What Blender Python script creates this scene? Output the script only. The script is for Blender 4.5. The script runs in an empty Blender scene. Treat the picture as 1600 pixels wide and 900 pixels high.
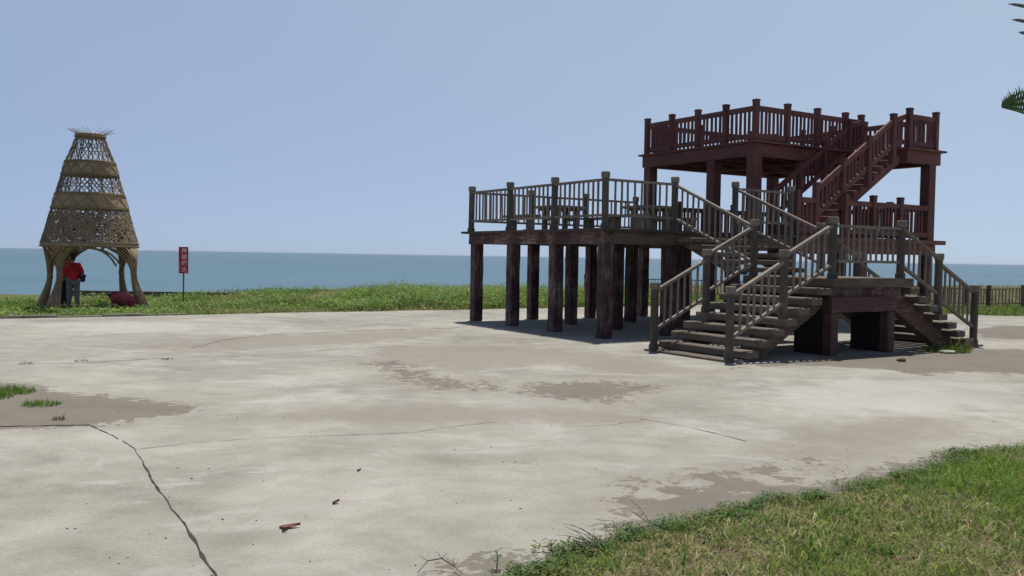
import bpy, bmesh, math, random
import numpy as np
from mathutils import Vector, Matrix
random.seed(7); rng = np.random.default_rng(11)
S = bpy.context.scene; C = S.collection
R = math.radians
# ------------------------------------------------------------------ camera model
F, PITCH, ROLL, EYE = 1426.5, 0.035, -0.0169, 1.65
X0, Y0, TH = 1.8556, 18.4695, 0.5614
def ray(x, y):
    c, s = math.cos(ROLL), math.sin(ROLL); dx, dy = x-800, y-450
    u = dx*c-dy*s; v = dx*s+dy*c; cp, sp = math.cos(PITCH), math.sin(PITCH)
    up = -v/F
    return (u/F, cp+up*sp, -sp+up*cp)
def G(x, y, z=0.0):
    d = ray(x, y); t = (z-EYE)/d[2]; return (d[0]*t, d[1]*t)
def AT(x, y, Y):
    d = ray(x, y); t = Y/d[1]; return Vector((d[0]*t, Y, EYE+d[2]*t))
ct, st = math.cos(TH), math.sin(TH)
def to_local(X, Y): return (X-X0)*ct+(Y-Y0)*st, -(X-X0)*st+(Y-Y0)*ct
def to_world(a, b): return X0+a*ct-b*st, Y0+a*st+b*ct

cd = bpy.data.cameras.new('camera'); cam = bpy.data.objects.new('camera', cd); C.objects.link(cam)
fw = Vector((0, math.cos(PITCH), -math.sin(PITCH))); U0 = Vector((0, math.sin(PITCH), math.cos(PITCH))); R0 = Vector((1, 0, 0))
ci = R0*math.cos(ROLL)-U0*math.sin(ROLL); cj = R0*math.sin(ROLL)+U0*math.cos(ROLL)
m = Matrix.Identity(4)
for i in range(3): m[i][0], m[i][1], m[i][2] = ci[i], cj[i], -fw[i]
m[2][3] = EYE; cam.matrix_world = m
cd.sensor_width = 36; cd.lens = 36*F/1600; cd.clip_end = 200000; cd.clip_start = .05
S.camera = cam

# ------------------------------------------------------------------ light
SUN_DIR = Vector((ct*.24-st*.25, st*.24+ct*.25, 1)).normalized()
el = math.asin(SUN_DIR.z); az = math.atan2(SUN_DIR.x, SUN_DIR.y)
ld = bpy.data.lights.new('sun', 'SUN'); lo = bpy.data.objects.new('sun', ld); C.objects.link(lo)
ld.energy = 4.9; ld.angle = R(.55); ld.color = (1, .945, .86)
lo.rotation_euler = (-SUN_DIR).to_track_quat('-Z', 'Y').to_euler(); lo.location = (0, 0, 40)
W = bpy.data.worlds.new('World'); S.world = W; W.use_nodes = True
nt = W.node_tree; bg = nt.nodes['Background']
sk = nt.nodes.new('ShaderNodeTexSky'); sk.sky_type = 'NISHITA'; sk.sun_disc = False
sk.sun_elevation = el; sk.sun_rotation = az; sk.air_density = .4; sk.dust_density = .5; sk.ozone_density = 6.0; sk.altitude = 0
# thin even summer veil over the blue: brighter towards the sun's side
tc = nt.nodes.new('ShaderNodeTexCoord'); sx_ = nt.nodes.new('ShaderNodeSeparateXYZ'); nt.links.new(tc.outputs['Generated'], sx_.inputs[0])
mr = nt.nodes.new('ShaderNodeMapRange'); mr.inputs[1].default_value = -.6; mr.inputs[2].default_value = .45; nt.links.new(sx_.outputs[0], mr.inputs[0])
ve = nt.nodes.new('ShaderNodeMix'); ve.data_type = 'RGBA'; nt.links.new(mr.outputs[0], ve.inputs[0])
SKY_ST = .13
ve.inputs[6].default_value = (.355/SKY_ST, .452/SKY_ST, .632/SKY_ST, 1); ve.inputs[7].default_value = (.485/SKY_ST, .592/SKY_ST, .73/SKY_ST, 1)
mxw = nt.nodes.new('ShaderNodeMix'); mxw.data_type = 'RGBA'; 
mz = nt.nodes.new('ShaderNodeMapRange'); mz.inputs[1].default_value = .3; mz.inputs[2].default_value = .6; mz.inputs[3].default_value = .8; mz.inputs[4].default_value = .05
nt.links.new(sx_.outputs[2], mz.inputs[0]); nt.links.new(mz.outputs[0], mxw.inputs[0])
nt.links.new(sk.outputs[0], mxw.inputs[6]); nt.links.new(ve.outputs[2], mxw.inputs[7]); nt.links.new(mxw.outputs[2], bg.inputs[0])
bg.inputs[1].default_value = SKY_ST
S.view_settings.view_transform = 'Standard'; S.view_settings.look = 'None'; S.view_settings.gamma = 1
S.view_settings.exposure = 0.0; S.view_settings.use_curve_mapping = False
S.render.engine = 'CYCLES'; S.cycles.use_denoising = True; S.cycles.max_bounces = 6

# ------------------------------------------------------------------ materials
class NT:
    def __init__(s, name):
        s.m = bpy.data.materials.new(name); s.m.use_nodes = True; s.t = s.m.node_tree
        s.p = s.t.nodes['Principled BSDF']
    def n(s, typ, **kw):
        x = s.t.nodes.new(typ)
        for k, v in kw.items(): setattr(x, k, v)
        return x
    def l(s, a, b): s.t.links.new(a, b)
    def coord(s, scale=(1, 1, 1), kind='Object'):
        tc = s.n('ShaderNodeTexCoord'); mp = s.n('ShaderNodeMapping'); mp.inputs['Scale'].default_value = scale
        s.l(tc.outputs[kind], mp.inputs[0]); return mp.outputs[0]
    def noise(s, vec, scale, detail=4, rough=.6, dist=0):
        x = s.n('ShaderNodeTexNoise'); x.inputs['Scale'].default_value = scale; x.inputs['Detail'].default_value = detail
        x.inputs['Roughness'].default_value = rough; x.inputs['Distortion'].default_value = dist
        s.l(vec, x.inputs['Vector']); return x.outputs['Fac']
    def ramp(s, fac, stops):
        x = s.n('ShaderNodeValToRGB'); e = x.color_ramp.elements
        while len(e) < len(stops): e.new(.5)
        for el_, (p, c) in zip(e, stops):
            el_.position = p; el_.color = (*c, 1) if not isinstance(c, (int, float)) else (c, c, c, 1)
        s.l(fac, x.inputs[0]); return x.outputs[0]
    def mix(s, fac, a, b, mode='MIX'):
        x = s.n('ShaderNodeMix', data_type='RGBA', blend_type=mode)
        for sock, v in ((x.inputs[0], fac), (x.inputs[6], a), (x.inputs[7], b)):
            if isinstance(v, (int, float)): sock.default_value = v
            elif isinstance(v, tuple): sock.default_value = (*v, 1)
            else: s.l(v, sock)
        return x.outputs[2]
    def math(s, op, a, b=0.0, c=0.0):
        x = s.n('ShaderNodeMath', operation=op)
        for i, v in enumerate((a, b, c)):
            if isinstance(v, (int, float)): x.inputs[i].default_value = v
            else: s.l(v, x.inputs[i])
        return x.outputs[0]
    def bump(s, h, strength=.4, dist=.02):
        x = s.n('ShaderNodeBump'); x.inputs['Strength'].default_value = strength; x.inputs['Distance'].default_value = dist
        s.l(h, x.inputs['Height']); s.l(x.outputs[0], s.p.inputs['Normal'])
    def col(s, c):
        if isinstance(c, tuple): s.p.inputs['Base Color'].default_value = (*c, 1)
        else: s.l(c, s.p.inputs['Base Color'])
    def rough(s, r): s.p.inputs['Roughness'].default_value = r
    def spec(s, v): s.p.inputs['Specular IOR Level'].default_value = v

def wood(name, base, dark, pale, pale_amt, axis, rough=.75, cut=.62):
    """weathered grained surface: axis = grain direction in the thing's own space"""
    k = NT(name); sc = [9, 9, 9]; sc[axis] = .9
    v = k.coord(tuple(sc)); g = k.noise(v, 3.0, 6, .65, .4)
    c = k.ramp(g, [(.28, dark), (.6, base)])
    v2 = k.coord(); n2 = k.noise(v2, 1.7, 5, .7)
    sc3 = [14, 14, 14]; sc3[axis] = 1.3
    g3 = k.noise(k.coord(tuple(sc3)), 1.6, 5, .7, .3)
    f = k.math('MULTIPLY', k.ramp(n2, [(.42, 0), (.66, 1)]), k.ramp(g3, [(cut-.1, 0), (cut+.06, 1)]))
    c = k.mix(k.math('MULTIPLY', f, pale_amt), c, pale)
    n4 = k.noise(v2, .75, 5, .7, .5); c = k.mix(.85, c, k.ramp(n4, [(.32, (.7, .68, .68)), (.5, (1, 1, 1)), (.68, (1.35, 1.3, 1.25))]), 'MULTIPLY')
    k.col(c); k.rough(rough); k.spec(.3); k.bump(g, .5, .01)
    return k.m
GREYPOST = [wood('grey_post', (.098, .083, .066), (.052, .044, .036), (.185, .16, .132), .5, 2)]
CAP = wood('post_cap', (.215, .18, .145), (.12, .1, .085), (.3, .26, .22), .5, 2)
RAILM = wood('rail_wood', (.225, .188, .152), (.12, .1, .082), (.33, .29, .25), .5, 0)
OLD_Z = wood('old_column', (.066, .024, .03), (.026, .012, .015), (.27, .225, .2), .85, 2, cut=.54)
OLD_A = wood('old_beam_a', (.135, .105, .072), (.05, .038, .03), (.22, .18, .13), .6, 0)
OLD_RA = wood('old_red_beam', (.1, .05, .045), (.045, .024, .023), (.24, .18, .15), .6, 0)
PIER_SHADE = wood('pier_shade', (.022, .015, .015), (.012, .008, .009), (.06, .045, .04), .5, 2)  # near-black: shade on the piers under the landing, put into the colour
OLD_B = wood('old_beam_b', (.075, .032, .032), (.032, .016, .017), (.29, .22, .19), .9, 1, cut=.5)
RED = wood('red_brown', (.14, .056, .049), (.082, .033, .031), (.225, .115, .095), .5, 2)
RED_A = wood('red_brown_rail', (.16, .066, .056), (.092, .037, .034), (.26, .14, .115), .5, 0)
DECKM = wood('deck_boards', (.075, .06, .05), (.03, .025, .022), (.14, .12, .1), .5, 0)
TREAD = wood('tread_wood', (.145, .117, .09), (.06, .047, .037), (.27, .235, .195), .6, 1)
STRING = wood('stringer_wood', (.125, .07, .05), (.04, .022, .018), (.26, .21, .16), .8, 0, cut=.55)
TABLEM = wood('table_wood', (.25, .205, .155), (.14, .11, .085), (.33, .28, .22), .4, 0)

def plain(name, c, rough=.6, var=.25, scale=6, spec=.4, metal=0):
    k = NT(name); n = k.noise(k.coord(), scale, 5, .65)
    lo_ = tuple(x*(1-var) for x in c); hi = tuple(min(1, x*(1+var)) for x in c)
    k.col(k.ramp(n, [(.3, lo_), (.7, hi)])); k.rough(rough); k.spec(spec); k.p.inputs['Metallic'].default_value = metal
    k.bump(n, .15, .005); return k.m
def bamboo(name, c1, c2, sc=(3, 3, 30)):
    k = NT(name); n = k.noise(k.coord(sc), 1.6, 5, .7, .5); n2 = k.noise(k.coord(), 1.3, 3)
    c = k.ramp(n, [(.3, c1), (.68, c2)]); c = k.mix(k.ramp(n2, [(.35, .0), (.7, .55)]), c, tuple(x*.55 for x in c1))
    k.col(c); k.rough(.7); k.spec(.25); k.bump(n, .6, .015); return k.m
BAMB_BAND = bamboo('woven_mat', (.27, .19, .1), (.43, .32, .18), (4, 4, 26))
BAMB_DARK = bamboo('bamboo_strip', (.17, .118, .072), (.36, .27, .17), (8, 8, 8))
BAMB_LEG = bamboo('bamboo_leg', (.2, .13, .078), (.46, .34, .22), (16, 16, 1.2))

# ------------------------------------------------------------------ mesh builder
class MB:
    def __init__(s): s.v = []; s.f = []; s.mi = []; s.cur = 0
    def add(s, vs, fs):
        o = len(s.v); s.v += [tuple(x) for x in vs]
        for f in fs: s.f.append(tuple(o+i for i in f)); s.mi.append(s.cur)
    def box(s, lo_, hi):
        (x0, y0, z0), (x1, y1, z1) = lo_, hi
        s.add([(x0, y0, z0), (x1, y0, z0), (x1, y1, z0), (x0, y1, z0), (x0, y0, z1), (x1, y0, z1), (x1, y1, z1), (x0, y1, z1)],
              [(0, 3, 2, 1), (4, 5, 6, 7), (0, 1, 5, 4), (1, 2, 6, 5), (2, 3, 7, 6), (3, 0, 4, 7)])
    def beam(s, p0, p1, w, h, side=None):
        p0, p1 = Vector(p0), Vector(p1); d = (p1-p0).normalized()
        if side is None:
            side = d.cross(Vector((0, 0, 1)))
            side = Vector((1, 0, 0)) if side.length < 1e-4 else side.normalized()
        side = Vector(side).normalized(); up = side.cross(d).normalized()
        o = [side*(sx*w/2)+up*(sy*h/2) for sx, sy in ((-1, -1), (1, -1), (1, 1), (-1, 1))]
        s.add([p0+q for q in o]+[p1+q for q in o], [(3, 2, 1, 0), (4, 5, 6, 7), (0, 1, 5, 4), (1, 2, 6, 5), (2, 3, 7, 6), (3, 0, 4, 7)])
    def lathe(s, prof, n, c=(0, 0, 0), rot=0., sx=1., sy=1., caps=True):
        vs = []; fs = []
        for r, z in prof:
            for i in range(n):
                t = rot+2*math.pi*i/n; vs.append((c[0]+r*math.cos(t)*sx, c[1]+r*math.sin(t)*sy, c[2]+z))
        for j in range(len(prof)-1):
            for i in range(n):
                k = (i+1) % n; fs.append((j*n+i, j*n+k, (j+1)*n+k, (j+1)*n+i))
        if caps: fs.append(tuple(range(n-1, -1, -1))); fs.append(tuple((len(prof)-1)*n+i for i in range(n)))
        s.add(vs, fs)
    def tube(s, pts, rad, n=6, caps=True):
        pts = [Vector(p) for p in pts]; rr = rad if isinstance(rad, (list, tuple)) else [rad]*len(pts)
        vs = []; fs = []; ref = None
        for i, p in enumerate(pts):
            d = (pts[min(i+1, len(pts)-1)]-pts[max(i-1, 0)]).normalized()
            if ref is None: ref = d.orthogonal().normalized()
            ref = (ref-d*ref.dot(d)).normalized(); q = d.cross(ref)
            for k in range(n):
                t = 2*math.pi*k/n; vs.append(p+(ref*math.cos(t)+q*math.sin(t))*rr[i])
        for j in range(len(pts)-1):
            for k in range(n):
                k2 = (k+1) % n; fs.append((j*n+k, j*n+k2, (j+1)*n+k2, (j+1)*n+k))
        if caps: fs.append(tuple(range(n-1, -1, -1))); fs.append(tuple((len(pts)-1)*n+k for k in range(n)))
        s.add(vs, fs)
    def prism(s, poly, axis, c0, c1):
        """extrude a 2-D polygon; axis 1: poly in (x,z) extruded in y; axis 2: poly in (x,y) extruded in z"""
        n = len(poly)
        f = (lambda p, c: (p[0], c, p[1])) if axis == 1 else (lambda p, c: (p[0], p[1], c)) if axis == 2 else (lambda p, c: (c, p[0], p[1]))
        s.add([f(p, c0) for p in poly]+[f(p, c1) for p in poly],
              [tuple(range(n)), tuple(range(2*n-1, n-1, -1))]+[(i, i+n, (i+1) % n+n, (i+1) % n) for i in range(n)])
    def build(s, name, mats, parent=None, smooth=False, fix=True, bevel=0, jit=0):
        me = bpy.data.meshes.new(name); me.from_pydata(s.v, [], s.f)
        mats = mats if isinstance(mats, (list, tuple)) else [mats]
        for q in mats: me.materials.append(q)
        me.polygons.foreach_set('material_index', s.mi)
        if fix or bevel:
            bm = bmesh.new(); bm.from_mesh(me)
            if bevel:
                bmesh.ops.bevel(bm, geom=[e for e in bm.edges if len(e.link_faces) == 2 and e.calc_face_angle(0) > .6], offset=bevel, segments=1, affect='EDGES')
            if jit:
                bmesh.ops.subdivide_edges(bm, edges=[e for e in bm.edges if e.calc_length() > .4], cuts=5, use_grid_fill=True)
                for v in bm.verts:
                    v.co += Vector((random.gauss(0, jit), random.gauss(0, jit), random.gauss(0, jit*.4)))
            bmesh.ops.recalc_face_normals(bm, faces=bm.faces); bm.to_mesh(me); bm.free()
        if smooth: me.polygons.foreach_set('use_smooth', [True]*len(me.polygons))
        o = bpy.data.objects.new(name, me); C.objects.link(o)
        if parent: o.parent = parent
        return o
def tag(o, label=None, cat=None, group=None, kind=None):
    if label: o['label'] = label
    if cat: o['category'] = cat
    if group: o['group'] = group
    if kind: o['kind'] = kind
    return o
def thing(name, label, cat, loc=(0, 0, 0), rz=0, group=None):
    o = bpy.data.objects.new(name, None); C.objects.link(o); o.location = loc; o.rotation_euler = (0, 0, rz)
    o.empty_display_size = .2
    return tag(o, label, cat, group)
def np_mesh(name, V, loops, starts, totals, mats, col=None, attrs=None, smooth=False):
    me = bpy.data.meshes.new(name); me.vertices.add(len(V)); me.vertices.foreach_set('co', V.astype(np.float32).ravel())
    me.loops.add(len(loops)); me.loops.foreach_set('vertex_index', loops.astype(np.int32))
    me.polygons.add(len(starts)); me.polygons.foreach_set('loop_start', starts.astype(np.int32))
    if col is not None:
        a = me.color_attributes.new('Col', 'FLOAT_COLOR', 'POINT')
        a.data.foreach_set('color', np.c_[col, np.ones(len(col))].astype(np.float32).ravel())
    for k, x in (attrs or {}).items():
        a = me.attributes.new(k, 'FLOAT', 'POINT'); a.data.foreach_set('value', x.astype(np.float32).ravel())
    me.update(calc_edges=True); me.validate()
    if smooth: me.polygons.foreach_set('use_smooth', np.ones(len(starts), bool))
    for q in mats: me.materials.append(q)
    o = bpy.data.objects.new(name, me); C.objects.link(o); return o
def grid_mesh(name, xs, ys, zf, mats, attrs=None, keep=None, warp=None):
    gx, gy = np.meshgrid(xs, ys); nx, ny = len(xs), len(ys)
    px, py = gx.ravel(), gy.ravel()
    if warp: px, py = warp(px, py)
    V = np.c_[px, py, zf(px, py)]
    i = np.arange(nx*ny).reshape(ny, nx)
    q = np.stack([i[:-1, :-1], i[:-1, 1:], i[1:, 1:], i[1:, :-1]], -1).reshape(-1, 4)
    if keep is not None:
        k = keep(px, py); q = q[k[q].all(1)]
    A = {n: f(px, py) for n, f in (attrs or {}).items()}
    return np_mesh(name, V, q.ravel(), np.arange(len(q))*4, None, mats, attrs=A, smooth=True)
def vnoise(x, y, seed=0):
    def h(i, j):
        n = (i*374761393+j*668265263+seed*974711) & 0x7fffffff
        n = ((n ^ (n >> 13))*1274126177) & 0x7fffffff
        return ((n ^ (n >> 16)) & 0xffff)/65535.
    i = np.floor(x).astype(np.int64); j = np.floor(y).astype(np.int64); fx = x-i; fy = y-j
    fx = fx*fx*(3-2*fx); fy = fy*fy*(3-2*fy)
    return (h(i, j)*(1-fx)+h(i+1, j)*fx)*(1-fy)+(h(i, j+1)*(1-fx)+h(i+1, j+1)*fx)*fy
def fbm(x, y, o=4, seed=0):
    r = 0; a = .5
    for k in range(o): r = r+a*vnoise(x*2**k+17.3*k, y*2**k-9.1*k, seed+k); a *= .5
    return r/(1-.5**o)
def sdf(px, py, poly):
    """signed distance to a polygon, positive inside"""
    d = np.full(px.shape, 1e9); ins = np.zeros(px.shape, bool); n = len(poly)
    for i in range(n):
        (ax, ay), (bx, by) = poly[i], poly[(i+1) % n]; ex, ey = bx-ax, by-ay
        t = np.clip(((px-ax)*ex+(py-ay)*ey)/(ex*ex+ey*ey+1e-12), 0, 1)
        d = np.minimum(d, np.hypot(px-ax-t*ex, py-ay-t*ey))
        cr = (ay > py) != (by > py)
        with np.errstate(divide='ignore', invalid='ignore'):
            ins ^= cr & (px < (bx-ax)*(py-ay)/(by-ay+1e-12)+ax)
    return np.where(ins, d, -d)
def poly_img(pts): return [G(*p) for p in pts]

# ------------------------------------------------------------------ terrain, plaza, sea
EDGE_A = np.array([-80, -14, -7, -2.34, 2.36, 5.3, 13, 17.4, 24.8, 60]); EDGE_B = np.array([9.5, 9.5, 9.45, 9.75, 9.5, 9.55, 9.6, 1.6, -2.0, -19])
def edge_b(a): return np.interp(a, EDGE_A, EDGE_B)
def cliff_y(X): return np.interp(X, [-120, -40, -12, -5, 2, 10, 30, 120], [36, 37.5, 38.6, 40.5, 45, 54, 62, 90])
def gz(X, Y):
    a = (X-X0)*ct+(Y-Y0)*st; b = -(X-X0)*st+(Y-Y0)*ct
    t = np.clip((b-edge_b(a)-.2)/4, 0, 1)
    z = -.28*t*np.clip((1-a)/4, 0, 1)+(fbm(X*.8, Y*.8, 3, 5)-.5)*.10*np.clip((b-edge_b(a)-.3)/1.5, 0, 1)
    return z
def terrain_z(X, Y):
    a = (X-X0)*ct+(Y-Y0)*st; b = -(X-X0)*st+(Y-Y0)*ct
    e = b-edge_b(a)
    z = np.where(e < .05, -.12, gz(X, Y)-.005)
    c = np.clip((Y-cliff_y(X))/1.6, 0, 1)
    return z-7.5*c
k = NT('soil'); v = k.coord(kind='Object'); n1 = k.noise(v, .9, 6, .65); n2 = k.noise(v, 14, 4, .7)
c = k.ramp(n1, [(.3, (.16, .125, .08)), (.55, (.12, .13, .05)), (.75, (.2, .165, .1))]); c = k.mix(.5, c, k.ramp(n2, [(.3, .35), (.7, 1.)]), 'MULTIPLY')
k.col(c); k.rough(.95); k.spec(.1); k.bump(n2, .6, .03); SOIL = k.m
o = grid_mesh('ground', np.arange(-90, 110, .6), np.r_[np.arange(-60, 14, 1.5), np.arange(14, 95, .5)], terrain_z, [SOIL]); tag(o, kind='structure')

k = NT('sea_water'); v = k.coord((1, 1, 1), 'Object')
w1 = k.noise(k.coord((.35, .9, 1)), .8, 6, .65); w2 = k.noise(k.coord((.004, .018, 1)), 1., 5, .6); w3 = k.noise(k.coord((.0012, .02, 1)), 1., 4, .55)
sep = k.n('ShaderNodeSeparateXYZ'); tc = k.n('ShaderNodeTexCoord'); k.l(tc.outputs['Object'], sep.inputs[0])
far = k.ramp(k.math('DIVIDE', sep.outputs[1], 2500.0), [(0, 0), (.1, .35), (1, 1)])
c = k.mix(far, (.088, .166, .21), (.066, .135, .2))
c = k.mix(k.ramp(w2, [(.35, 0), (.7, .6)]), c, (.115, .178, .225)); c = k.mix(k.ramp(w3, [(.42, 0), (.68, .6)]), c, (.06, .125, .17))
k.col(c); k.rough(.45); k.spec(.2); k.p.inputs['IOR'].default_value = 1.33; k.bump(w1, .6, .25); SEA = k.m
sx = np.r_[-20000, -12000, -6000, -2000, -600, np.linspace(-200, 200, 21), 600, 2000, 6000, 12000, 20000.]
sy = np.r_[np.linspace(20, 200, 15), 400, 800, 1600, 3000, 6000, 12000, 20000.]
o = grid_mesh('sea', sx, sy, lambda x, y: x*0-5.5, [SEA]); tag(o, kind='structure')

SAND = [
 ([(-260, 600), (0, 596), (60, 600), (105, 614), (180, 622), (250, 629), (300, 635), (310, 641), (260, 649), (200, 658), (130, 664), (0, 668), (-260, 672)], .16, .0),
 ([(828, 606), (862, 598), (940, 596), (1032, 603), (1020, 612), (985, 620), (955, 631), (900, 622), (840, 613)], .2, .0),
 ([(565, 570), (612, 560), (700, 588), (762, 597), (742, 607), (690, 612), (640, 602), (600, 585)], .3, -.1),
 ([(950, 850), (966, 812), (978, 795), (954, 782), (957, 775), (997, 771), (990, 760), (1000, 748), (1039, 757), (1064, 751), (1088, 737), (1112, 739), (1131, 745), (1173, 739), (1161, 730), (1210, 726), (1240, 735), (1234, 745), (1271, 755), (1313, 745), (1344, 742), (1387, 730), (1411, 722), (1472, 712), (1500, 702), (1640, 690), (1900, 760), (1500, 960), (1000, 900)], .035, .0),
 ([(1228, 716), (1260, 710), (1302, 718), (1296, 728), (1240, 733)], .2, -.06),
 ([(1120, 579), (1170, 574), (1300, 571), (1380, 576), (1440, 585), (1500, 582), (1600, 586), (1900, 596), (1900, 549), (1600, 547), (1535, 546), (1460, 547), (1310, 556), (1200, 566)], .25, .0),
 ([(1515, 515), (1560, 509), (1700, 511), (1900, 513), (1900, 530), (1700, 532), (1600, 531), (1540, 528)], .3, .0),
 ([(690, 880), (760, 868), (840, 862), (900, 850), (960, 838), (990, 850), (900, 900), (700, 910)], .12, -.05)]
HOLES = [[(985, 766), (1005, 758), (1028, 752), (1030, 765), (1062, 778), (1000, 781), (985, 778)], [(1065, 749), (1085, 746), (1115, 752), (1118, 760), (1090, 764), (1060, 757)], [(1137, 768), (1155, 766), (1172, 770), (1150, 773)],
 [(1155, 743), (1195, 741), (1225, 734), (1235, 738), (1215, 745), (1165, 750)], [(1180, 751), (1215, 750), (1250, 756), (1280, 752), (1290, 758), (1240, 761), (1190, 757)], [(980, 806), (1008, 806), (1010, 813), (985, 813)]]
PALE = [([(742, 621), (800, 624), (850, 631), (866, 640), (800, 638), (750, 628)], .12, .0), ([(1000, 642), (1100, 650), (1230, 665), (1250, 682), (1150, 686), (1050, 668)], .3, .0), ([(1130, 600), (1400, 588), (1640, 598), (1640, 640), (1350, 652), (1180, 636)], .5, -.05), ([(40, 506), (200, 500), (330, 506), (300, 520), (120, 528)], .5, -.1), ([(360, 595), (520, 588), (560, 600), (430, 615)], .5, -.1)]
STAIN = [
 ([(540, 545), (640, 534), (760, 538), (900, 545), (1010, 552), (1000, 566), (860, 572), (720, 582), (640, 572), (560, 556)], .6, .0),
 ([(1240, 655), (1400, 640), (1520, 650), (1560, 670), (1430, 702), (1300, 716), (1180, 700)], .45, .0),
 ([(340, 646), (640, 630), (800, 626), (960, 640), (1110, 652), (1000, 668), (700, 662), (420, 664)], .5, -.05),
 ([(120, 540), (420, 520), (700, 512), (760, 520), (600, 540), (300, 552)], .6, -.25),
 ([(800, 560), (1000, 560), (1180, 580), (1100, 596), (900, 585)], .5, -.25)]
SANDP = [(poly_img(p), am, of, ga) for (p, am, of), ga in zip(SAND, (1, .42, .4, .85, .5, 1.2, 1, .8))]; STAINP = [(poly_img(p), am, of, 1) for p, am, of in STAIN]
def mask(ps, seed, holes=()):
    def f(px, py):
        r = np.full(px.shape, -3.)
        n1 = fbm(px*1.3, py*1.3, 4, seed)-.5; n2 = fbm(px*5, py*5, 3, seed+9)-.5
        for p, am, of, ga in ps: r = np.maximum(r, (sdf(px, py, p)+of+am*2.4*n1+am*1.3*n2)*ga)
        for h in holes: r = np.minimum(r, -(sdf(px, py, h)+.05*n1+.05*n2)*2.5)
        return np.clip(r, -1.5, 1.5)
    return f
PALEP = [(poly_img(p), am, of, 1) for p, am, of in PALE]; HOLEP = [poly_img(p) for p in HOLES]
k = NT('concrete'); v = k.coord(kind='Object')
n1 = k.noise(v, .32, 7, .62, .6); n2 = k.noise(v, 1.6, 7, .68, .5); n3 = k.noise(v, 38, 4, .7); n4 = k.noise(k.coord((.85, 1.5, 1)), 1.0, 8, .72, .9); n8 = k.noise(k.coord((.8, 1.3, 1)), .7, 9, .68, 1.2)
c = k.ramp(n1, [(.32, (.262, .248, .214)), (.5, (.342, .33, .29)), (.68, (.4, .386, .34))])
c = k.mix(.62, c, k.ramp(n2, [(.33, (.74, .725, .7)), (.62, (1.06, 1.06, 1.05))]), 'MULTIPLY')
c = k.mix(.42, c, k.ramp(n4, [(.36, (.72, .7, .67)), (.55, (1.03, 1.03, 1.02))]), 'MULTIPLY')
c = k.mix(k.ramp(n8, [(.56, 0), (.64, .55)]), c, (.425, .415, .38))
n9 = k.noise(v, 130, 3, .7)
c = k.mix(.5, c, k.ramp(n3, [(.3, .68), (.6, 1.05)]), 'MULTIPLY'); c = k.mix(.5, c, k.ramp(n9, [(.3, .6), (.55, 1.05)]), 'MULTIPLY')
at = k.n('ShaderNodeAttribute', attribute_name='stain'); n5 = k.noise(v, 3.2, 6, .7, 1.)
sf = k.math('ADD', at.outputs['Fac'], k.math('MULTIPLY', k.math('SUBTRACT', n5, .5), 1.6))
c = k.mix(k.ramp(k.math('ADD', sf, .5), [(.35, 0), (.95, .75)]), c, (.232, .21, .178))
at3 = k.n('ShaderNodeAttribute', attribute_name='pale'); pf_ = k.math('ADD', at3.outputs['Fac'], k.math('MULTIPLY', k.math('SUBTRACT', n5, .5), 1.8)); c = k.mix(k.ramp(k.math('ADD', pf_, .5), [(.42, 0), (.9, .42)]), c, (.43, .42, .385))
at2 = k.n('ShaderNodeAttribute', attribute_name='sand'); n6 = k.noise(v, 7.5, 9, .75, .6); n7 = k.noise(v, 60, 4, .75)
sf = k.math('ADD', at2.outputs['Fac'], k.math('MULTIPLY', k.math('SUBTRACT', n6, .5), 1.25))
sc_ = k.mix(k.ramp(n2, [(.3, 0), (.7, 1)]), (.112, .098, .079), (.182, .16, .13)); sc_ = k.mix(.8, sc_, k.ramp(n7, [(.25, .55), (.7, 1.1)]), 'MULTIPLY')
fs_ = k.ramp(k.math('ADD', sf, .5), [(.49, 0), (.525, 1)])
c = k.mix(fs_, c, sc_)
# thin sand haze spreading round the patches
c = k.mix(k.ramp(k.math('ADD', sf, .9), [(.45, 0), (.95, .4)]), c, (.24, .218, .184))
k.col(c); k.rough(.92); k.spec(.15)
hgt = k.math('ADD', k.math('MULTIPLY', n3, .35), k.math('MULTIPLY', k.math('MULTIPLY', fs_, n7), .9)); k.bump(hgt, .35, .012); CONC = k.m
def plz_keep(px, py):
    a = (px-X0)*ct+(py-Y0)*st; b = -(px-X0)*st+(py-Y0)*ct; return b < edge_b(a)+.12
o = grid_mesh('plaza', np.r_[np.arange(-34, -13, .1), np.arange(-13, -1, .05), np.arange(-1, 38, .1)], np.r_[np.arange(-26, -15, .1), np.arange(-15, -7, .05), np.arange(-7, 9.8, .1)], lambda x, y: x*0., [CONC], {'sand': mask(SANDP, 3, HOLEP), 'stain': mask(STAINP, 23), 'pale': mask(PALEP, 51)}, keep=plz_keep,
              warp=lambda a, b: (X0+a*ct-b*st, Y0+a*st+b*ct)); tag(o, kind='structure')

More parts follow.
